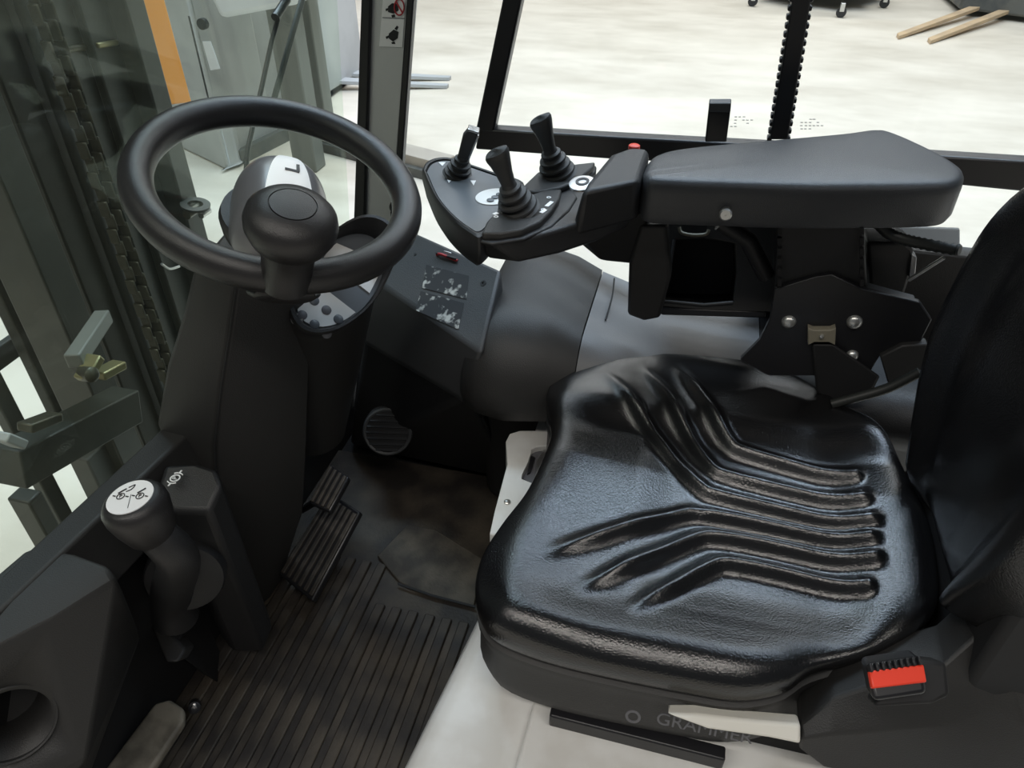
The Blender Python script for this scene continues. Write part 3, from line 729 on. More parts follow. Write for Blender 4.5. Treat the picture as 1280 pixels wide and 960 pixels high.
# support under the pad
ST = lambda x, y, Y: py(x, y, Y)
lathe('pad_screw', py(907, 268, 1.045), (0, -1, 0.1), [(0.009, -0.01), (0.009, 0.002), (0.007, 0.004), (0.0015, 0.004), (0.001, 0.003)], 'zinc', arm, 24)
prism('support_block', [py(972, 277, 1.10), py(1080, 277, 1.10), py(1085, 368, 1.12), py(968, 368, 1.12)], (0, 0.10, 0), 'black_plastic', arm, 0.004)
for xx in (974, 1077):
    for k in range(6):
        prism('slot', [py(xx-2, 285+13*k, 1.0985), py(xx+3, 285+13*k, 1.0985), py(xx+3, 293+13*k, 1.1), py(xx-2, 293+13*k, 1.1)], (0, 0.006, 0), 'matte_black', arm, 0)
prism('front_strut', [py(833, 282, 1.10), py(838, 350, 1.115), py(825, 398, 1.13), py(805, 402, 1.13), py(784, 394, 1.13), py(786, 330, 1.11), py(800, 282, 1.10)], (0, 0.045, 0), 'dark_plastic', arm, 0.006)
hull('strut_web', [py(720, 285, 1.10), py(810, 262, 1.10), py(815, 262, 1.17), py(800, 330, 1.12), py(750, 325, 1.12), py(720, 300, 1.17), py(800, 285, 1.17), py(800, 330, 1.17)], 'matte_black', arm, 0.004)
tube('brace', [py(900, 278, 1.14), py(935, 300, 1.14), py(958, 345, 1.15)], 0.014, 'black_plastic', arm, 10)

# lever console ------------------------------------------------------------
con = thing('lever_console', pz(640, 300, .75), 'black lever console with three joysticks at the front of the armrest', 'control console')
LZ = 0.80
np_ = [(602, 291), (608, 277), (622, 262), (660, 244), (682, 237), (702, 236), (699, 248), (690, 262), (676, 276), (652, 287), (625, 291)]
lip = [(597, 300), (601, 289), (612, 268), (640, 248), (680, 234), (712, 232), (722, 246), (712, 262), (690, 282), (655, 298), (615, 304)]
body = [(598, 300), (606, 324), (650, 329), (700, 319), (745, 304), (780, 290), (800, 262), (760, 238), (700, 236), (640, 250)]
hull('module_body', [pz(x, y, LZ-.006) for x, y in lip] + [pz(x, y, LZ-.008) for x, y in ((745, 270), (790, 262), (780, 245))] + [pz(x, y, LZ-.045) for x, y in ((612, 324), (650, 329), (700, 318), (745, 303), (785, 285), (760, 270), (640, 285), (605, 315))], 'black_plastic', con, 0.006, 3)
prism('module_lip', [pz(x, y, LZ-.004) for x, y in lip], (0, 0, -0.006), 'black_plastic', con, 0.003)
prism('module_plate', [pz(x, y, LZ+.006) for x, y in np_], (0, 0, -0.012), 'dark_plastic', con, 0.003)
fp = [(650, 236), (672, 215), (690, 208), (744, 202), (742, 208), (720, 226), (700, 234), (668, 240)]
prism('far_module_plate', [pz(x, y, LZ+.006) for x, y in fp], (0, 0, -0.010), 'dark_plastic', con, 0.003)
prism('far_module_body', [pz(x, y, LZ-.004) for x, y in ((648, 240), (670, 217), (690, 211), (746, 206), (745, 214), (722, 232), (700, 238))], (0, 0, -0.03), 'black_plastic', con, 0.004)
# white signs on the near plate
for a, b_ in (((683, 258), (690, 252)), ((676, 266), (682, 262)), ((617, 268), (622, 266))):
    bar('plate_print', pz(*a, LZ+.0065), pz(*b_, LZ+.0065), 0.006, 0.0008, 'white_print', con, bevel=0)
for a in ((679, 262), (686, 247), (620, 271)):
    c0 = pz(*a, LZ+.0065); lathe('plate_print', c0, (0, 0, 1), [(0.0035, 0), (0.0035, 0.0006), (0.002, 0.0006), (0.002, 0)], 'white_print', con, 16, ring=True)
# left pod
pod = [(527, 212), (533, 202), (545, 197), (562, 197), (590, 206), (625, 218), (655, 228), (650, 250), (630, 268), (604, 296), (588, 292), (563, 272), (542, 246)]
pod3 = [pz(x, y, LZ) for x, y in pod]
pdn = smoothpath(pod3+[pod3[0]], 5)[:-1]; pcen = sum(pdn, V())/len(pdn)
def pod_ring(f, dz): return [V((pcen.x+(p.x-pcen.x)*f, pcen.y+(p.y-pcen.y)*f, LZ+dz)) for p in pdn]
loft('pod_body', [pod_ring(.80, -.060), pod_ring(.93, -.045), pod_ring(1.0, -.018), pod_ring(1.0, -.006), pod_ring(.985, 0), pod_ring(.95, .002), pod_ring(.91, .001), pod_ring(.90, -.003), pod_ring(.3, -.003)], 'black_plastic', con, True, True, True, 0, 40)
prism('pod_face', pod_ring(.875, -.0035), (0, 0, .003), 'slate_panel', con, 0)
oc = pz(618, 246, LZ); od = (pz(642, 232, LZ)-pz(602, 257, LZ)).normalized(); ow = V((0, 0, 1)).cross(od)
ovl = [oc + od*0.032*math.cos(2*math.pi*k/32) + ow*0.027*math.sin(2*math.pi*k/32) + V((0, 0, -.0004)) for k in range(32)]
prism('button_panel', ovl, (0, 0, .0012), 'display_white', con, 0)
for k in range(4):
    lathe('button', oc + od*(-0.017+0.0125*k) + ow*(-0.004) + V((0, 0, .0006)), (0, 0, 1), [(0.0055, 0), (0.0055, 0.002), (0.0045, 0.0026), (0, 0.0028)], 'slate_panel', con, 20)
for tri in (((548, 203), (557, 203), (553, 208)), ((588, 226), (595, 226), (592, 232)), ((559, 225), (564, 226), (561, 229))):
    prism('arrow_print', [pz(x, y, LZ-.0002) for x, y in tri], (0, 0, .0006), 'white_print', con, 0)

def joystick(name, base, axis, label, sc_ = 1.0, small=False):
    t = thing(name, base, label, 'joystick', 'joysticks on the lever console')
    base = V(base); a = V(axis).normalized()
    prof = [(0.040, 0.0)]
    for k, (r, h) in enumerate(((0.036, 0.004), (0.031, 0.0175), (0.026, 0.031), (0.0195, 0.044))):
        prof += [(r*0.97, h), (r*1.03, h+0.0025), (r*1.0, h+0.006), (r*0.72, h+0.0085), (r*0.68, h+0.0115)]
    prof += [(0.013, 0.058), (0.012, 0.060), (0.0, 0.060)]
    prof = [(r*sc_, h*sc_) for r, h in prof]
    lathe('boot', base, a, prof, 'lever_rubber', t, 40, angle=50)
    if not small:
        u = V((1, 0, 0)); u = (u - a*u.dot(a)).normalized(); v = a.cross(u)
        rings = []
        for h, ru, rv in ((0.050, .0125, .012), (0.062, .0125, .012), (0.080, .0145, .012), (0.100, .0185, .0135), (0.112, .0215, .015), (0.119, .0222, .0155), (0.1235, .0205, .014), (0.125, .014, .009), (0.1253, .002, .002)):
            rings.append([base + a*h*sc_ + u*math.copysign(abs(math.cos(b_))**.8, math.cos(b_))*ru*sc_ + v*math.copysign(abs(math.sin(b_))**.8, math.sin(b_))*rv*sc_ + a*(0.004*math.cos(b_)*sstep(.1, .119, h)) for b_ in [2*math.pi*k/28 for k in range(28)]])
        loft('handle', rings, 'lever_rubber', t)
    else:
        u = V((1, 0.2, 0)); u = (u - a*u.dot(a)).normalized(); v = a.cross(u)
        hd = hull('handle', [base + a*(h-.013) + u*x*.85 + v*y*.85 for h, x, y in ((0.045, -.009, -.008), (0.045, .009, -.008), (0.045, -.009, .008), (0.045, .009, .008), (0.085, -.010, -.009), (0.085, .012, -.009), (0.085, -.010, .009), (0.085, .012, .009), (0.097, -.004, -.009), (0.097, .016, -.009), (0.097, -.004, .009), (0.097, .016, .009))], 'lever_rubber', t, 0.003)
        bar('handle_trim', base+a*0.034+u*0.009, base+a*0.080+u*0.0135, 0.011, 0.004, 'chrome_dirty', t, u, 0.0015)
        box('handle_cap', base+a*0.085+u*0.005, (0.018, 0.016, 0.004), 'chrome_dirty', t, Matrix((u, v, a)).transposed(), 0.0015)
    return t
jb = pz(648, 262, LZ+.006); joystick('joystick', jb, pd(624, 200, (jb-CAM).dot(_F)-0.062)-jb, 'nearest joystick with flared rubber grip and stepped boot', 0.80)
jb = pz(697, 218, LZ+.006); joystick('joystick', jb, pd(677, 155, (jb-CAM).dot(_F)-0.062)-jb, 'far joystick with flared rubber grip in front of the window bar', 0.80)
jb = pz(572, 219, LZ+.000); joystick('joystick', jb, pd(585, 172, (jb-CAM).dot(_F)-0.05)-jb, 'small joystick with metal-trimmed lever on the grey pod', 0.62, True)

# ------------------------------------------------------------------ storage tray
tr = thing('storage_tray', py(890, 390, 1.2), 'black storage tray with a deep square pocket below the armrest', 'tray')
def tp(x, y, n=0.0):
    f = (y-280)/110; return py(x, y, 1.235 - 0.06*f) + V((0, -n, n*0.6))
def quad_frame(name, outer, inner, depth, mname, parent, bev=0.003):
    n = len(outer); b_ = V((0, depth, -depth*0.35)); vs = outer+inner+[p+b_ for p in outer]+[p+b_ for p in inner]; fs = []
    for k in range(n):
        j = (k+1) % n
        fs += [(k, j, n+j, n+k), (2*n+k, 3*n+k, 3*n+j, 2*n+j), (k, 2*n+k, 2*n+j, j), (n+k, n+j, 3*n+j, 3*n+k)]
    bm = bmesh.new(); bb = [bm.verts.new(v) for v in vs]
    for f in fs: bm.faces.new([bb[i] for i in f])
    return link(name, frombm(name, bm), mname, parent, True, bev, 2)
O = [(836, 268), (900, 268), (974, 268), (974, 330), (972, 390), (890, 388), (825, 383), (831, 330)]
I = [(843, 300), (880, 298), (918, 304), (920, 340), (916, 378), (880, 381), (830, 376), (837, 340)]
quad_frame('tray_rim', [tp(*p) for p in O], [tp(*p) for p in I], 0.10, 'dark_plastic', tr)
prism('tray_floor', [tp(*p)+V((0, .085, -.03)) for p in I], (0, 0.01, -0.003), 'matte_black', tr, 0)
tube('tray_lip', [tp(843, 300, .002), tp(837, 340, .002), tp(830, 376, .002), tp(880, 381, .002), tp(916, 378, .002)], 0.003, 'grey_plastic', tr, 8)
se_ = tube('slot_edge', smoothpath([tp(849, 284, .002), tp(852, 291, .002), tp(866, 294, .002), tp(882, 293, .002), tp(886, 287, .002)], 4), 0.003, mat('lit_edge_and_clip', (0.22, 0.2, 0.15), 0.5), tr, 8)  # tan colour paints the light caught along the slot edge
prism('slot_recess', [tp(852, 277, .001), tp(884, 277, .001), tp(883, 291, .001), tp(854, 291, .001)], (0, -0.0008, 0.0005), 'matte_black', tr, 0)
prism('tray_skirt', [tp(825, 384), tp(958, 389), tp(957, 398), tp(826, 394)], (0, 0.09, -0.02), 'satin_black', tr, 0.003)

# ------------------------------------------------------------------ hinge bracket, box, cables behind seat
hb = thing('armrest_bracket', py(1040, 470, 1.10), 'black steel hinge plate with bright rivets between seat and armrest', 'bracket')
YB = 1.105
prism('hinge_plate', [py(*p, YB) for p in ((968, 362), (1000, 352), (1020, 346), (1040, 343), (1058, 352), (1080, 362), (1150, 378), (1165, 400), (1150, 430), (1100, 445), (1085, 470), (960, 470), (925, 450), (950, 425), (962, 400))], (0, 0.012, 0), 'satin_black', hb, 0.002)
prism('upper_flange', [py(*p, YB+0.016) for p in ((968, 355), (1010, 350), (1040, 340), (1066, 348), (1085, 360), (1145, 376), (1147, 384), (1060, 372), (968, 370))], (0, 0.02, 0), 'grey_plastic', hb, 0.002)
for i, (x, y, r) in enumerate(((986, 402, .0115), (1068, 402, .012), (1065, 444, .010))):
    lathe('rivet', py(x, y, YB), (0, -1, 0.15), [(r, -0.004), (r, 0.001), (r*.85, 0.005), (r*.5, 0.0075), (0, 0.0085)], 'zinc', hb, 28)
prism('latch_clip', [py(*p, YB-0.014) for p in ((1010, 410), (1017, 413), (1038, 413), (1045, 410), (1044, 432), (1036, 428), (1018, 428), (1010, 432))], (0, 0.015, 0), 'lit_edge_and_clip', hb, 0.0015)
lathe('latch_pin', py(1027, 420, YB-0.014), (0, -1, .1), [(0.004, 0), (0.003, 0.004), (0, 0.005)], 'zinc', hb, 16)
hull('hinge_arm', [py(*p, YB-0.012) for p in ((1015, 430), (1042, 430), (1062, 450), (1100, 470), (1085, 500), (1040, 505), (1020, 490))] + [py(*p, YB+0.02) for p in ((1015, 430), (1042, 430), (1100, 470), (1030, 505))], 'matte_black', hb, 0.004)
prism('end_lug', [py(*p, YB-.01) for p in ((1100, 446), (1128, 432), (1160, 430), (1160, 460), (1110, 480))], (0, 0.02, 0), 'dark_plastic', hb, 0.003)
tube('lower_cable', smoothpath([py(1040, 505, 1.06), py(1070, 497, 1.06), py(1110, 485, 1.06), py(1150, 465, 1.06)], 6), 0.008, 'hose', hb, 10)
rb = thing('relay_box', py(1115, 375, 1.18), 'small dark rounded box behind the armrest support', 'box')
prism('box_body', [py(*p, 1.18) for p in ((1084, 304), (1132, 303), (1142, 312), (1140, 340), (1128, 376), (1088, 372))], (0, 0.06, 0), 'dark_plastic', rb, 0.005)
prism('box_tab', [py(*p, 1.175) for p in ((1140, 318), (1146, 322), (1144, 345), (1136, 347))], (0, 0.02, 0), 'bright_steel', rb, 0.001)
cb_ = thing('cable_harness', py(1090, 300, 1.2), 'corrugated black cable curving from under the armrest to the seat', 'cable')
pth = smoothpath([py(1045, 262, 1.13), py(1090, 275, 1.14), py(1115, 294, 1.14), py(1150, 304, 1.13), py(1200, 313, 1.10)], 12)
tube('corrugated_sleeve', pth, lambda t: 0.0085+0.0012*math.sin(t*150), 'hose', cb_, 10)
tube('control_rod', [py(1136, 350, 1.12), py(1180, 322, 1.10)], 0.003, 'bright_steel', cb_, 8)

# ------------------------------------------------------------------ cab pillar, far door, windscreen
cp = thing('cab_pillar', (-0.69, 1.40, 0.45), 'light grey cab corner pillar with black rubber edges and a white safety sticker', 'pillar')
def vline(x0, y0, x1, y1, Y0, Y1=None):
    a, b_ = py(x0, y0, Y0), py(x1, y1, Y1 or Y0); return a, b_
def strip(name, l, r, Y, depth, mname, parent, ext=1.9, bev=0.003, dy=0):
    (lx0, ly0, lx1, ly1), (rx0, ry0, rx1, ry1) = l, r
    a, b_ = py(lx0, ly0, Y+dy), py(lx1, ly1, Y+dy); c, d = py(rx1, ry1, Y+dy), py(rx0, ry0, Y+dy)
    a = b_ + (a-b_)*ext; d = c + (d-c)*ext
    return prism(name, [a, b_, c, d], (0, depth, 0), mname, parent, bev)
strip('pillar_face', (460, 0, 452, 330), (511, 0, 486, 330), 1.40, 0.05, 'pillar_paint', cp, 2.2)
strip('rubber_edge', (451, 0, 440, 330), (463, 0, 454, 330), 1.390, 0.02, 'satin_black', cp, 2.2)
strip('rubber_edge', (508, 0, 486, 330), (517, 0, 494, 330), 1.390, 0.02, 'satin_black', cp, 2.2)
stk = prism('safety_sticker', [py(*p, 1.3985) for p in ((479, -6), (507, -6), (503, 59), (474, 58))], (0, 0.0012, 0), 'white_print', cp, 0)
Ys = 1.3975
def blob(pts, m): prism('pictogram', [py(x, y, Ys) for x, y in pts], (0, 0.0008, 0), m, cp, 0)
blob([(485, 8), (490, 4), (497, 5), (498, 13), (492, 17), (485, 15)], 'ink'); blob([(482, 11), (485, 10), (485, 13), (482, 14)], 'ink'); blob([(489, 19), (493, 18), (494, 21), (490, 22)], 'ink')
cr = [py(499+6*math.cos(2*math.pi*k/24), 9+10*math.sin(2*math.pi*k/24), Ys-.0005) for k in range(25)]
tube('pictogram_ring', cr, 0.0013, 'red_ink', cp, 6)
bar('pictogram_slash', py(495, 2, Ys-.0005), py(503, 16, Ys-.0005), 0.0025, 0.001, 'red_ink', cp, (0, 1, 0), 0)
blob([(486, 42), (492, 37), (498, 40), (497, 48), (491, 52), (486, 48)], 'ink'); blob([(482, 46), (486, 44), (486, 47), (483, 49)], 'ink'); blob([(493, 36), (496, 32), (498, 34), (496, 38)], 'ink'); blob([(489, 53), (493, 52), (494, 55), (490, 55)], 'ink')
bar('sticker_fold', py(478, 22, Ys), py(506, 23, Ys), 0.001, 0.0006, 'ink_grey', cp, (0, 1, 0), 0)
hull('pillar_foot', [py(*p, 1.39) for p in ((455, 285), (500, 285), (500, 345), (455, 345))] + [py(*p, 1.44) for p in ((455, 285), (500, 285), (500, 345), (455, 345))], 'pillar_paint', cp, 0.004)
lathe('fog_socket', py(500, 262, 1.385), (0.6, -0.6, 0), [(0.016, -0.02), (0.016, 0.004), (0.012, 0.008), (0.010, 0.008), (0.009, 0.002), (0, 0.002)], 'satin_black', cp, 24)
box('data_square', py(491, 268, 1.383), (0.009, 0.003, 0.012), 'ink', cp, bevel=0)

# far door: frame, posts, sill, glass
wd = thing('door_1', (0.1, 1.40, 0.45), 'black framed glazed cab door on the far side', 'door', kind='structure')
YD = 1.40
prism('sill_bar', [py(*p, YD) for p in ((598, 161), (760, 171), (1000, 184), (1300, 203), (1300, 242), (1000, 212), (760, 199), (594, 187))], (0, 0.035, 0), 'satin_black', wd, 0.004)
a, b_ = py(628, 0, YD), py(594, 165, YD); c, d = py(617, 165, YD), py(652, 0, YD)
prism('window_post', [b_+(a-b_)*3, b_, c, c+(d-c)*3], (0, 0.03, 0), 'satin_black', wd, 0.004)
a, b_ = py(990, 0, YD-.01), py(962, 175, YD-.01); c, d = py(985, 175, YD-.01), py(1014, 0, YD-.01)
sl = prism('sliding_seal', [b_+(a-b_)*2.6, b_, c, c+(d-c)*2.6], (0, 0.03, 0), 'satin_black', wd, 0.003)
for k in range(34):
    f = k/17.0
    for p, q_ in ((b_, a), (c, d)):
        m = p.lerp(q_, f); box('seal_tooth', m + V((0, 0.012, 0)), (0.008, 0.018, 0.008), 'satin_black', sl, bevel=0.0015, seg=1)
g1 = py(512, 20, YD+.015)
lat = prism('window_latch', [py(*p, YD-.02) for p in ((886, 132), (914, 132), (908, 178), (881, 178))], (0, 0.02, 0), 'satin_black', wd, 0.003)
prism('latch_cap', [py(*p, YD-.026) for p in ((886, 129), (914, 129), (913, 141), (886, 140))], (0, 0.028, 0), 'grey_plastic', wd, 0.002)
gp = [V((-0.66, YD+.018, .46)), V((0.75, YD+.018, .46)), V((0.75, YD+.018, 1.9)), V((-0.36, YD+.018, 1.9))]
prism('door_glass', gp, (0, 0.004, 0), 'side_glass', wd, 0)
# etched maker's lines on the panes (too small to read)
for bx0, by0 in ((912, 146), (1000, 149)):
    for r_ in range(4):
        for k in range(6 if r_ < 3 else 3):
            if random.random() < 0.2: continue
            xx = bx0 + k*5 + random.random() + (6 if r_ == 0 else 0)*(k < 3); yy = by0 + r_*4.0
            if r_ == 0 and k > 3: continue
            bar('etched_dash', py(xx, yy, YD+.017), py(xx+3.2, yy+.1, YD+.017), 0.0006, 0.0012, 'machine_grey', wd, bevel=0)
ps = box('door_ledge', (0.36, 1.385, .475), (0.75, 0.03, 0.03), 'pale_strip', wd, bevel=0.003)
prism('rear_strip', [py(*p, 1.37) for p in ((1080, 283), (1200, 287), (1200, 306), (1080, 303))], (0, 0.01, 0), 'pale_strip', wd, 0.002)

# windscreen
wn = thing('window_1', (-0.75, 0.8, 0.5), 'slightly hazy front windscreen between the wheel and the mast', 'window', kind='structure')
w0, w1 = V((-0.768, 0.25, 0.485)), V((-0.725, 1.40, 0.485))
prism('pane', [w0, w1, w1+V((.12, 0, 1.4)), w0+V((.02, 0, 1.4))], (-0.005, 0, 0), 'windscreen_glass', wn, 0)

# ------------------------------------------------------------------ mast in front of the windscreen
MX = -1.05
ms = thing('lift_mast', (-1.15, 0.75, GZ), 'dark greasy forklift mast with chain and hoses seen through the windscreen', 'mast')
def post(name, xl, xr, yref, X, depth, mname, z0=-0.45, z1=2.3, tilt=0.0):
    a = px(xl, yref, X); b_ = px(xr, yref, X)
    y0, y1 = a.y, b_.y
    return hull(name, [V((X+dx+tilt*(z-a.z), y, z)) for z in (z0, z1) for y in (y0, y1) for dx in (0, -depth)], mname, ms, 0.004)
post('outer_channel', 50, 92, 340, -1.10, 0.10, 'mast_steel')
post('inner_channel', 96, 132, 340, -1.16, 0.10, 'mast_steel')
post('channel_web', 86, 150, 340, -1.22, 0.02, 'mast_steel')
post('right_inner_channel', 178, 200, 340, -1.12, 0.08, 'mast_steel')
post('right_outer_channel', 205, 262, 340, -1.10, 0.02, 'mast_steel')
post('right_flange', 252, 272, 340, -1.06, 0.07, 'mast_steel')
post('back_plate', 100, 260, 340, -1.26, 0.01, 'mast_steel')
# roller chain: each link plate its own part
cy = px(166, 340, -1.09).y; zz = -0.2; k = 0
lk = None
while zz < 1.9:
    for s in (-1, 1):
        if lk is None:
            o = box('chain_link', (-1.09, cy+s*0.011, zz), (0.022, 0.005, 0.034), 'greased_steel', ms, bevel=0.002, seg=1); lk = o
        else:
            o = lk.copy(); COL.objects.link(o); o.location = V((-1.09, cy+s*(0.011 if k % 2 else 0.017), zz-0.017)) - V(ms.location)
    zz += 0.0285; k += 1
cy2 = px(196, 340, -1.08).y
for yy in (146, 154):
    c0 = px(yy, 340, -1.14).y
    tube('hydraulic_hose', [V((-1.14, c0, -0.4)), V((-1.14, c0+.004, .5)), V((-1.14, c0, 2.2))], 0.012, 'hose', ms, 12)
a, b_ = px(96, 60, -1.12), px(168, 46, -1.12)
tube('cross_pipe', smoothpath([px(80, 62, -1.12), a, px(135, 52, -1.12), px(163, 48, -1.12), px(162, 32, -1.12)], 5), 0.007, 'greased_steel', ms, 10)
bar('pipe_clip', px(120, 57, -1.10), px(146, 53, -1.10), 0.012, 0.010, 'brass', ms)
oa = [px(x, y, -1.16) for x, y in ((166, -30), (198, -30), (240, 128), (206, 132))]
orr = prism('orange_cover', oa, (-0.02, 0, 0), 'orange_paint', ms, 0.003); tag(orr, 'orange painted cover plate')
rp = px(243, 262, -1.04)
tube('hose_guide', [rp+V((0, -.03, 0)), rp, rp+V((0, .022, 0))], 0.010, 'greased_steel', ms, 12)
lathe('guide_ring', rp+V((.005, .0, .008)), (0.2, 0, 1), [(0.016, 0), (0.030, 0), (0.031, 0.006), (0.016, 0.006)], 'mast_steel', ms, 28, ring=True)
lathe('guide_bolt', rp+V((.02, -.01, -.008)), (0, 1, 0), [(0.007, 0), (0.007, 0.03), (0.005, 0.034), (0, 0.034)], 'zinc', ms, 14)
tube('hose_clip', smoothpath([px(202, 330, -1.06), px(212, 336, -1.06), px(224, 333, -1.06)], 5), 0.003, 'zinc', ms, 8)
# lower cross beam with tilt cylinder eyes
bar('cross_beam', px(10, 585, -1.02), px(160, 505, -1.02), 0.06, 0.07, 'mast_steel', ms)
bar('tilt_rod', px(92, 452, -1.0), px(130, 395, -1.05), 0.028, 0.028, 'upright_grey', ms)
for (x0, y0, x1, y1, m_) in ((103, 475, 120, 445, 'brass'), (122, 470, 150, 455, 'brass'), (30, 535, 70, 520, 'greased_steel'), (0, 545, 25, 555, 'machine_grey')):
    bar('pivot_lug', px(x0, y0, -0.98), px(x1, y1, -0.98), 0.03, 0.016, m_, ms)
lathe('pivot_pin', px(113, 468, -0.97), (1, -.2, .2), [(0.014, -0.02), (0.014, 0.005), (0.008, 0.010), (0, 0.011)], 'greased_steel', ms, 16)

fcx = -1.28
ca_ = thing('fork_carriage', (-1.3, 0.45, GZ), 'dark upright carriage bars left of the mast', 'fork carriage')
for i, (xa, ya, xb, yb, wd_) in enumerate(((-40, 290, 80, 520, .035), (-10, 300, 96, 505, .03), (-70, 330, 50, 560, .04), (5, 300, 108, 508, .012))):
    a, b_ = px(xa, ya, -1.36), px(xb, yb, -1.36)
    yy = (a.y+b_.y)/2
    box('upright_bar', (-1.36-0.02*i, yy, 0.25), (0.03, wd_, 1.1), 'mast_steel' if i != 3 else 'machine_dark', ca_, bevel=0.004)
box('load_bar', (-1.44, px(30, 400, -1.4).y-.04, 0.30), (0.02, 0.30, 0.05), 'mast_steel', ca_, bevel=0.003)
a = px(20, 600, -1.15); box('lower_bar', (-1.15, a.y, -0.15), (0.05, 0.035, 0.75), 'mast_steel', ca_, bevel=0.004)
a = px(110, 540, -1.15); box('lower_bar', (-1.15, a.y, -0.15), (0.05, 0.10, 0.70), 'machine_dark', ca_, bevel=0.004)

# ================================================================== things standing in the hall
GB = GZ
fk = thing('grey_forklift', pz(330, 150, GB), 'grey forklift parked beyond the windscreen with its forks on the floor', 'forklift')
def gnd(x, y): return pz(x, y, GB)
g0, g1, g2 = gnd(205, 175), gnd(285, 214), gnd(330, 150)
H = 1.3
prism('body_side', [g0, g1, V((g1.x, g1.y, GB+H)), V((g0.x, g0.y, GB+H))], (0.02, 0.6, 0), 'machine_grey', fk, 0.02)
prof = [g1 + V((0, 0.02, .02)), gnd(300, 208)+V((0, 0, .02)), gnd(330, 165)+V((0, 0, .02)), gnd(392, 130)+V((0, 0, .02))]
prism('body_corner', prof + [p+V((0.0, 0.7, 0)) for p in prof[::-1]], (0, 0, H*0.9), 'machine_grey', fk, 0.03)
hood = pz(275, 22, .55)
prism('hood', [py(x, y, g1.y-.05) for x, y in ((235, -60), (275, 24), (372, 6), (372, -80))], (0, 0.8, 0), 'machine_light', fk, 0.03)
a = py(232, 0, g1.y-.035); 
bar('panel_seam', py(236, 20, g1.y-.06), py(262, 130, g1.y-.06), 0.008, 0.01, 'ink', fk)
lathe('filler_cap', py(253, 30, g1.y-.06), (0, -1, 0), [(0.03, -0.02), (0.03, 0.01), (0, 0.01)], 'ink', fk, 20)
prism('panel_label', [py(x, y, g1.y-.07) for x, y in ((253, 52), (263, 52), (275, 86), (263, 88))], (0, .005, 0), 'machine_light', fk, 0)
for i, (x0, y0, x1, y1, w_) in enumerate(((398, 0, 388, 210, .16), (420, -10, 408, 170, .10))):
    b0_ = gnd(x1, y1); box('mast_upright', (b0_.x, b0_.y, GB+1.3), (w_, 0.14, 2.6), 'upright_grey', fk, bevel=0.01)
c0 = gnd(425, 112)
box('carriage', (c0.x, c0.y, GB+0.40), (0.06, 0.9, 0.7), 'machine_grey', fk, bevel=0.01)
for k in range(6):
    box('carriage_notch', (c0.x+0.05, c0.y-.40, GB+0.15+0.10*k), (0.05, 0.06, 0.06), 'machine_dark', fk, bevel=0.008)
for (xa, ya, xb, yb) in ((415, 102, 563, 100), (420, 112, 560, 110)):
    a, b_ = gnd(xa, ya), gnd(xb, yb); L = (b_-a)
    prism('fork', [a+V((0, -.06, .09)), a+V((0, .06, .09)), b_+V((0, .03, .03)), b_+V((0, -.03, .03))], (0, 0, -0.03), 'machine_grey', fk, 0.004)
    bar('fork_heel', a+V((0.02, 0, .05)), a+V((0.0, 0, .55)), 0.10, 0.05, 'fork_steel', fk, (1, 0, 0))
bar('wheel_guard', gnd(300, 205)+V((0, 0, .04)), gnd(408, 150)+V((0, 0, .04)), 0.05, 0.10, 'machine_dark', fk)

bm_ = thing('floor_beam', gnd(460, 230), 'low tan beam lying on the warehouse floor behind the pillar', 'beam')
a, b_ = gnd(396, 178), gnd(560, 222)
bar('beam_body', a+V((0, 0, .06)), b_+V((0, 0, .06)), 0.16, 0.12, 'tan_beam', bm_)
bar('beam_shoe', a+V((0, -.10, .03)), b_+V((0, -.10, .03)), 0.05, 0.06, 'machine_dark', bm_)

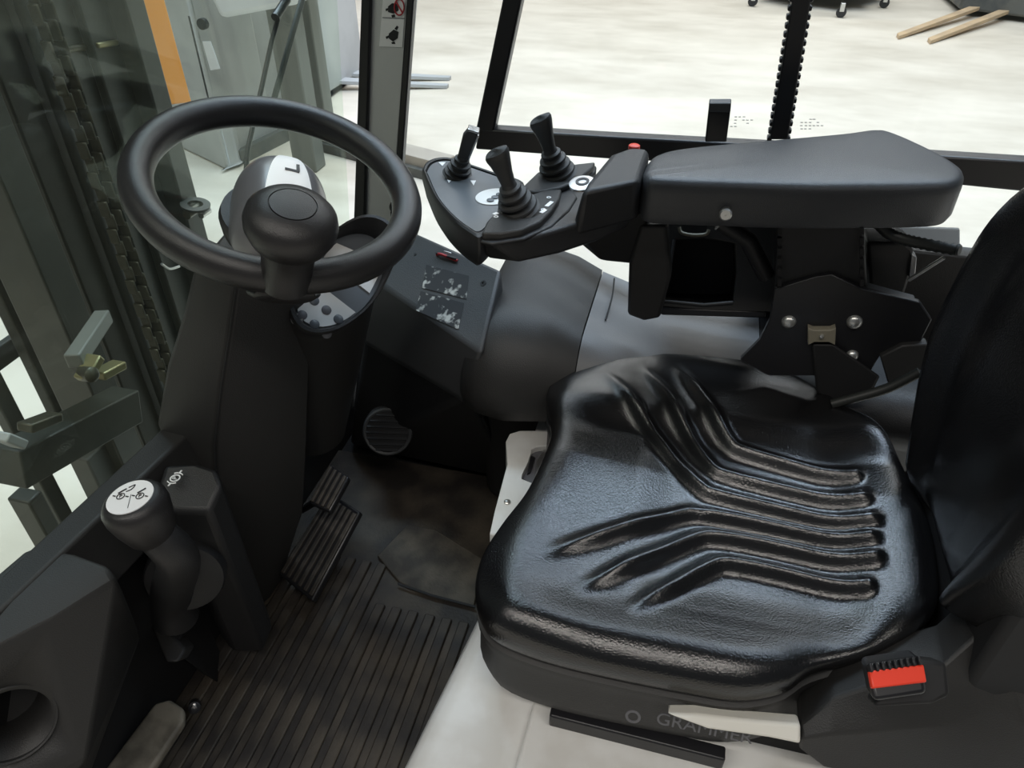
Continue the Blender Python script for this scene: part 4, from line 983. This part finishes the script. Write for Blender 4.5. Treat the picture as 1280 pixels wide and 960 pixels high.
# wiper on the windscreen; some bars stand for reflections in the glass
wp = thing('windscreen_wiper', px(310, 190, -0.66), 'black wiper arm and dark bars for glass reflections outside the windscreen', 'wiper')
def glass_x(z): return -0.75 + 0.05*(z-0.49) - 0.015
def onglass(x, y):
    X = -0.65
    for _ in range(6):
        p = px(x, y, X); X = glass_x(p.z)
    return p
tube('wiper_arm', [onglass(352, -30), onglass(358, 0), onglass(344, 22)], 0.008, 'satin_black', wp, 10)
tube('wiper_rod', [onglass(352, 10), onglass(340, 50), onglass(327, 110), onglass(310, 185), onglass(306, 230)], 0.0042, 'satin_black', wp, 8)
bar('wiper_blade', onglass(383, -20), onglass(338, 140), 0.006, 0.014, 'machine_dark', wp); 

# truck with tan forks and the castor trolley, far right
ft2 = thing('far_truck', gnd(1240, 30), 'dark truck with tan forks standing far across the floor', 'truck')
for (xa, ya, xb, yb) in ((1124, 48, 1225, 18), (1163, 54, 1262, 22)):
    b_, a = gnd(xa, ya), gnd(xb, yb)
    prism('fork', [a+V((0, -.10, .12)), a+V((0, .10, .12)), b_+V((-.02, .07, .04)), b_+V((-.02, -.07, .04))], (0, 0, -.04), 'fork_tan', ft2, 0.006)
    box('fork_shank', a+V((.03, 0, .45)), (0.08, 0.16, 0.8), 'machine_dark', ft2, bevel=0.01)
c0 = gnd(1262, 14)
hull('chassis', [gnd(x, y)+V((0, dy_, dz_)) for x, y in ((1196, 19), (1330, 36)) for dy_ in (0, 1.4) for dz_ in (.06, 1.3)], 'machine_dark', ft2, 0.03)
box('carriage', c0+V((-.08, .35, .55)), (0.16, 1.1, 0.55), 'machine_dark', ft2, bevel=0.03)
lathe('front_wheel', c0+V((-.35, .1, .14)), (0, 1, 0), [(0.05, -.05), (0.14, -.05), (0.14, .05), (0.05, .05)], 'machine_dark', ft2, 28)
cart = thing('castor_trolley', gnd(1020, 5), 'dark low trolley on castors at the top edge of the view', 'trolley')
ca2 = [gnd(940, 8), gnd(1050, 22), gnd(1104, 10), gnd(1000, -6)]
mid = sum(ca2, V())/4
prism('deck', [gnd(944, 2)+V((0, 0, .15)), gnd(1052, 16)+V((0, 0, .15)), gnd(1112, 2)+V((0, 0, .15)), gnd(1010, -14)+V((0, 0, .15))], (0, 0, .10), 'machine_dark', cart, 0.01)
box('load', mid+V((0.05, .3, .55)), (1.1, 1.0, 0.7), 'machine_dark', cart, bevel=0.03)
for p in ca2:
    lathe('castor', p+V((0, 0, .055)), (0.3, 1, 0), [(0.02, -.02), (0.055, -.02), (0.055, .02), (0.02, .02)], 'ink', cart, 20)
    box('castor_fork', p+V((0, 0, .11)), (0.05, 0.06, 0.09), 'zinc', cart, bevel=0.004)
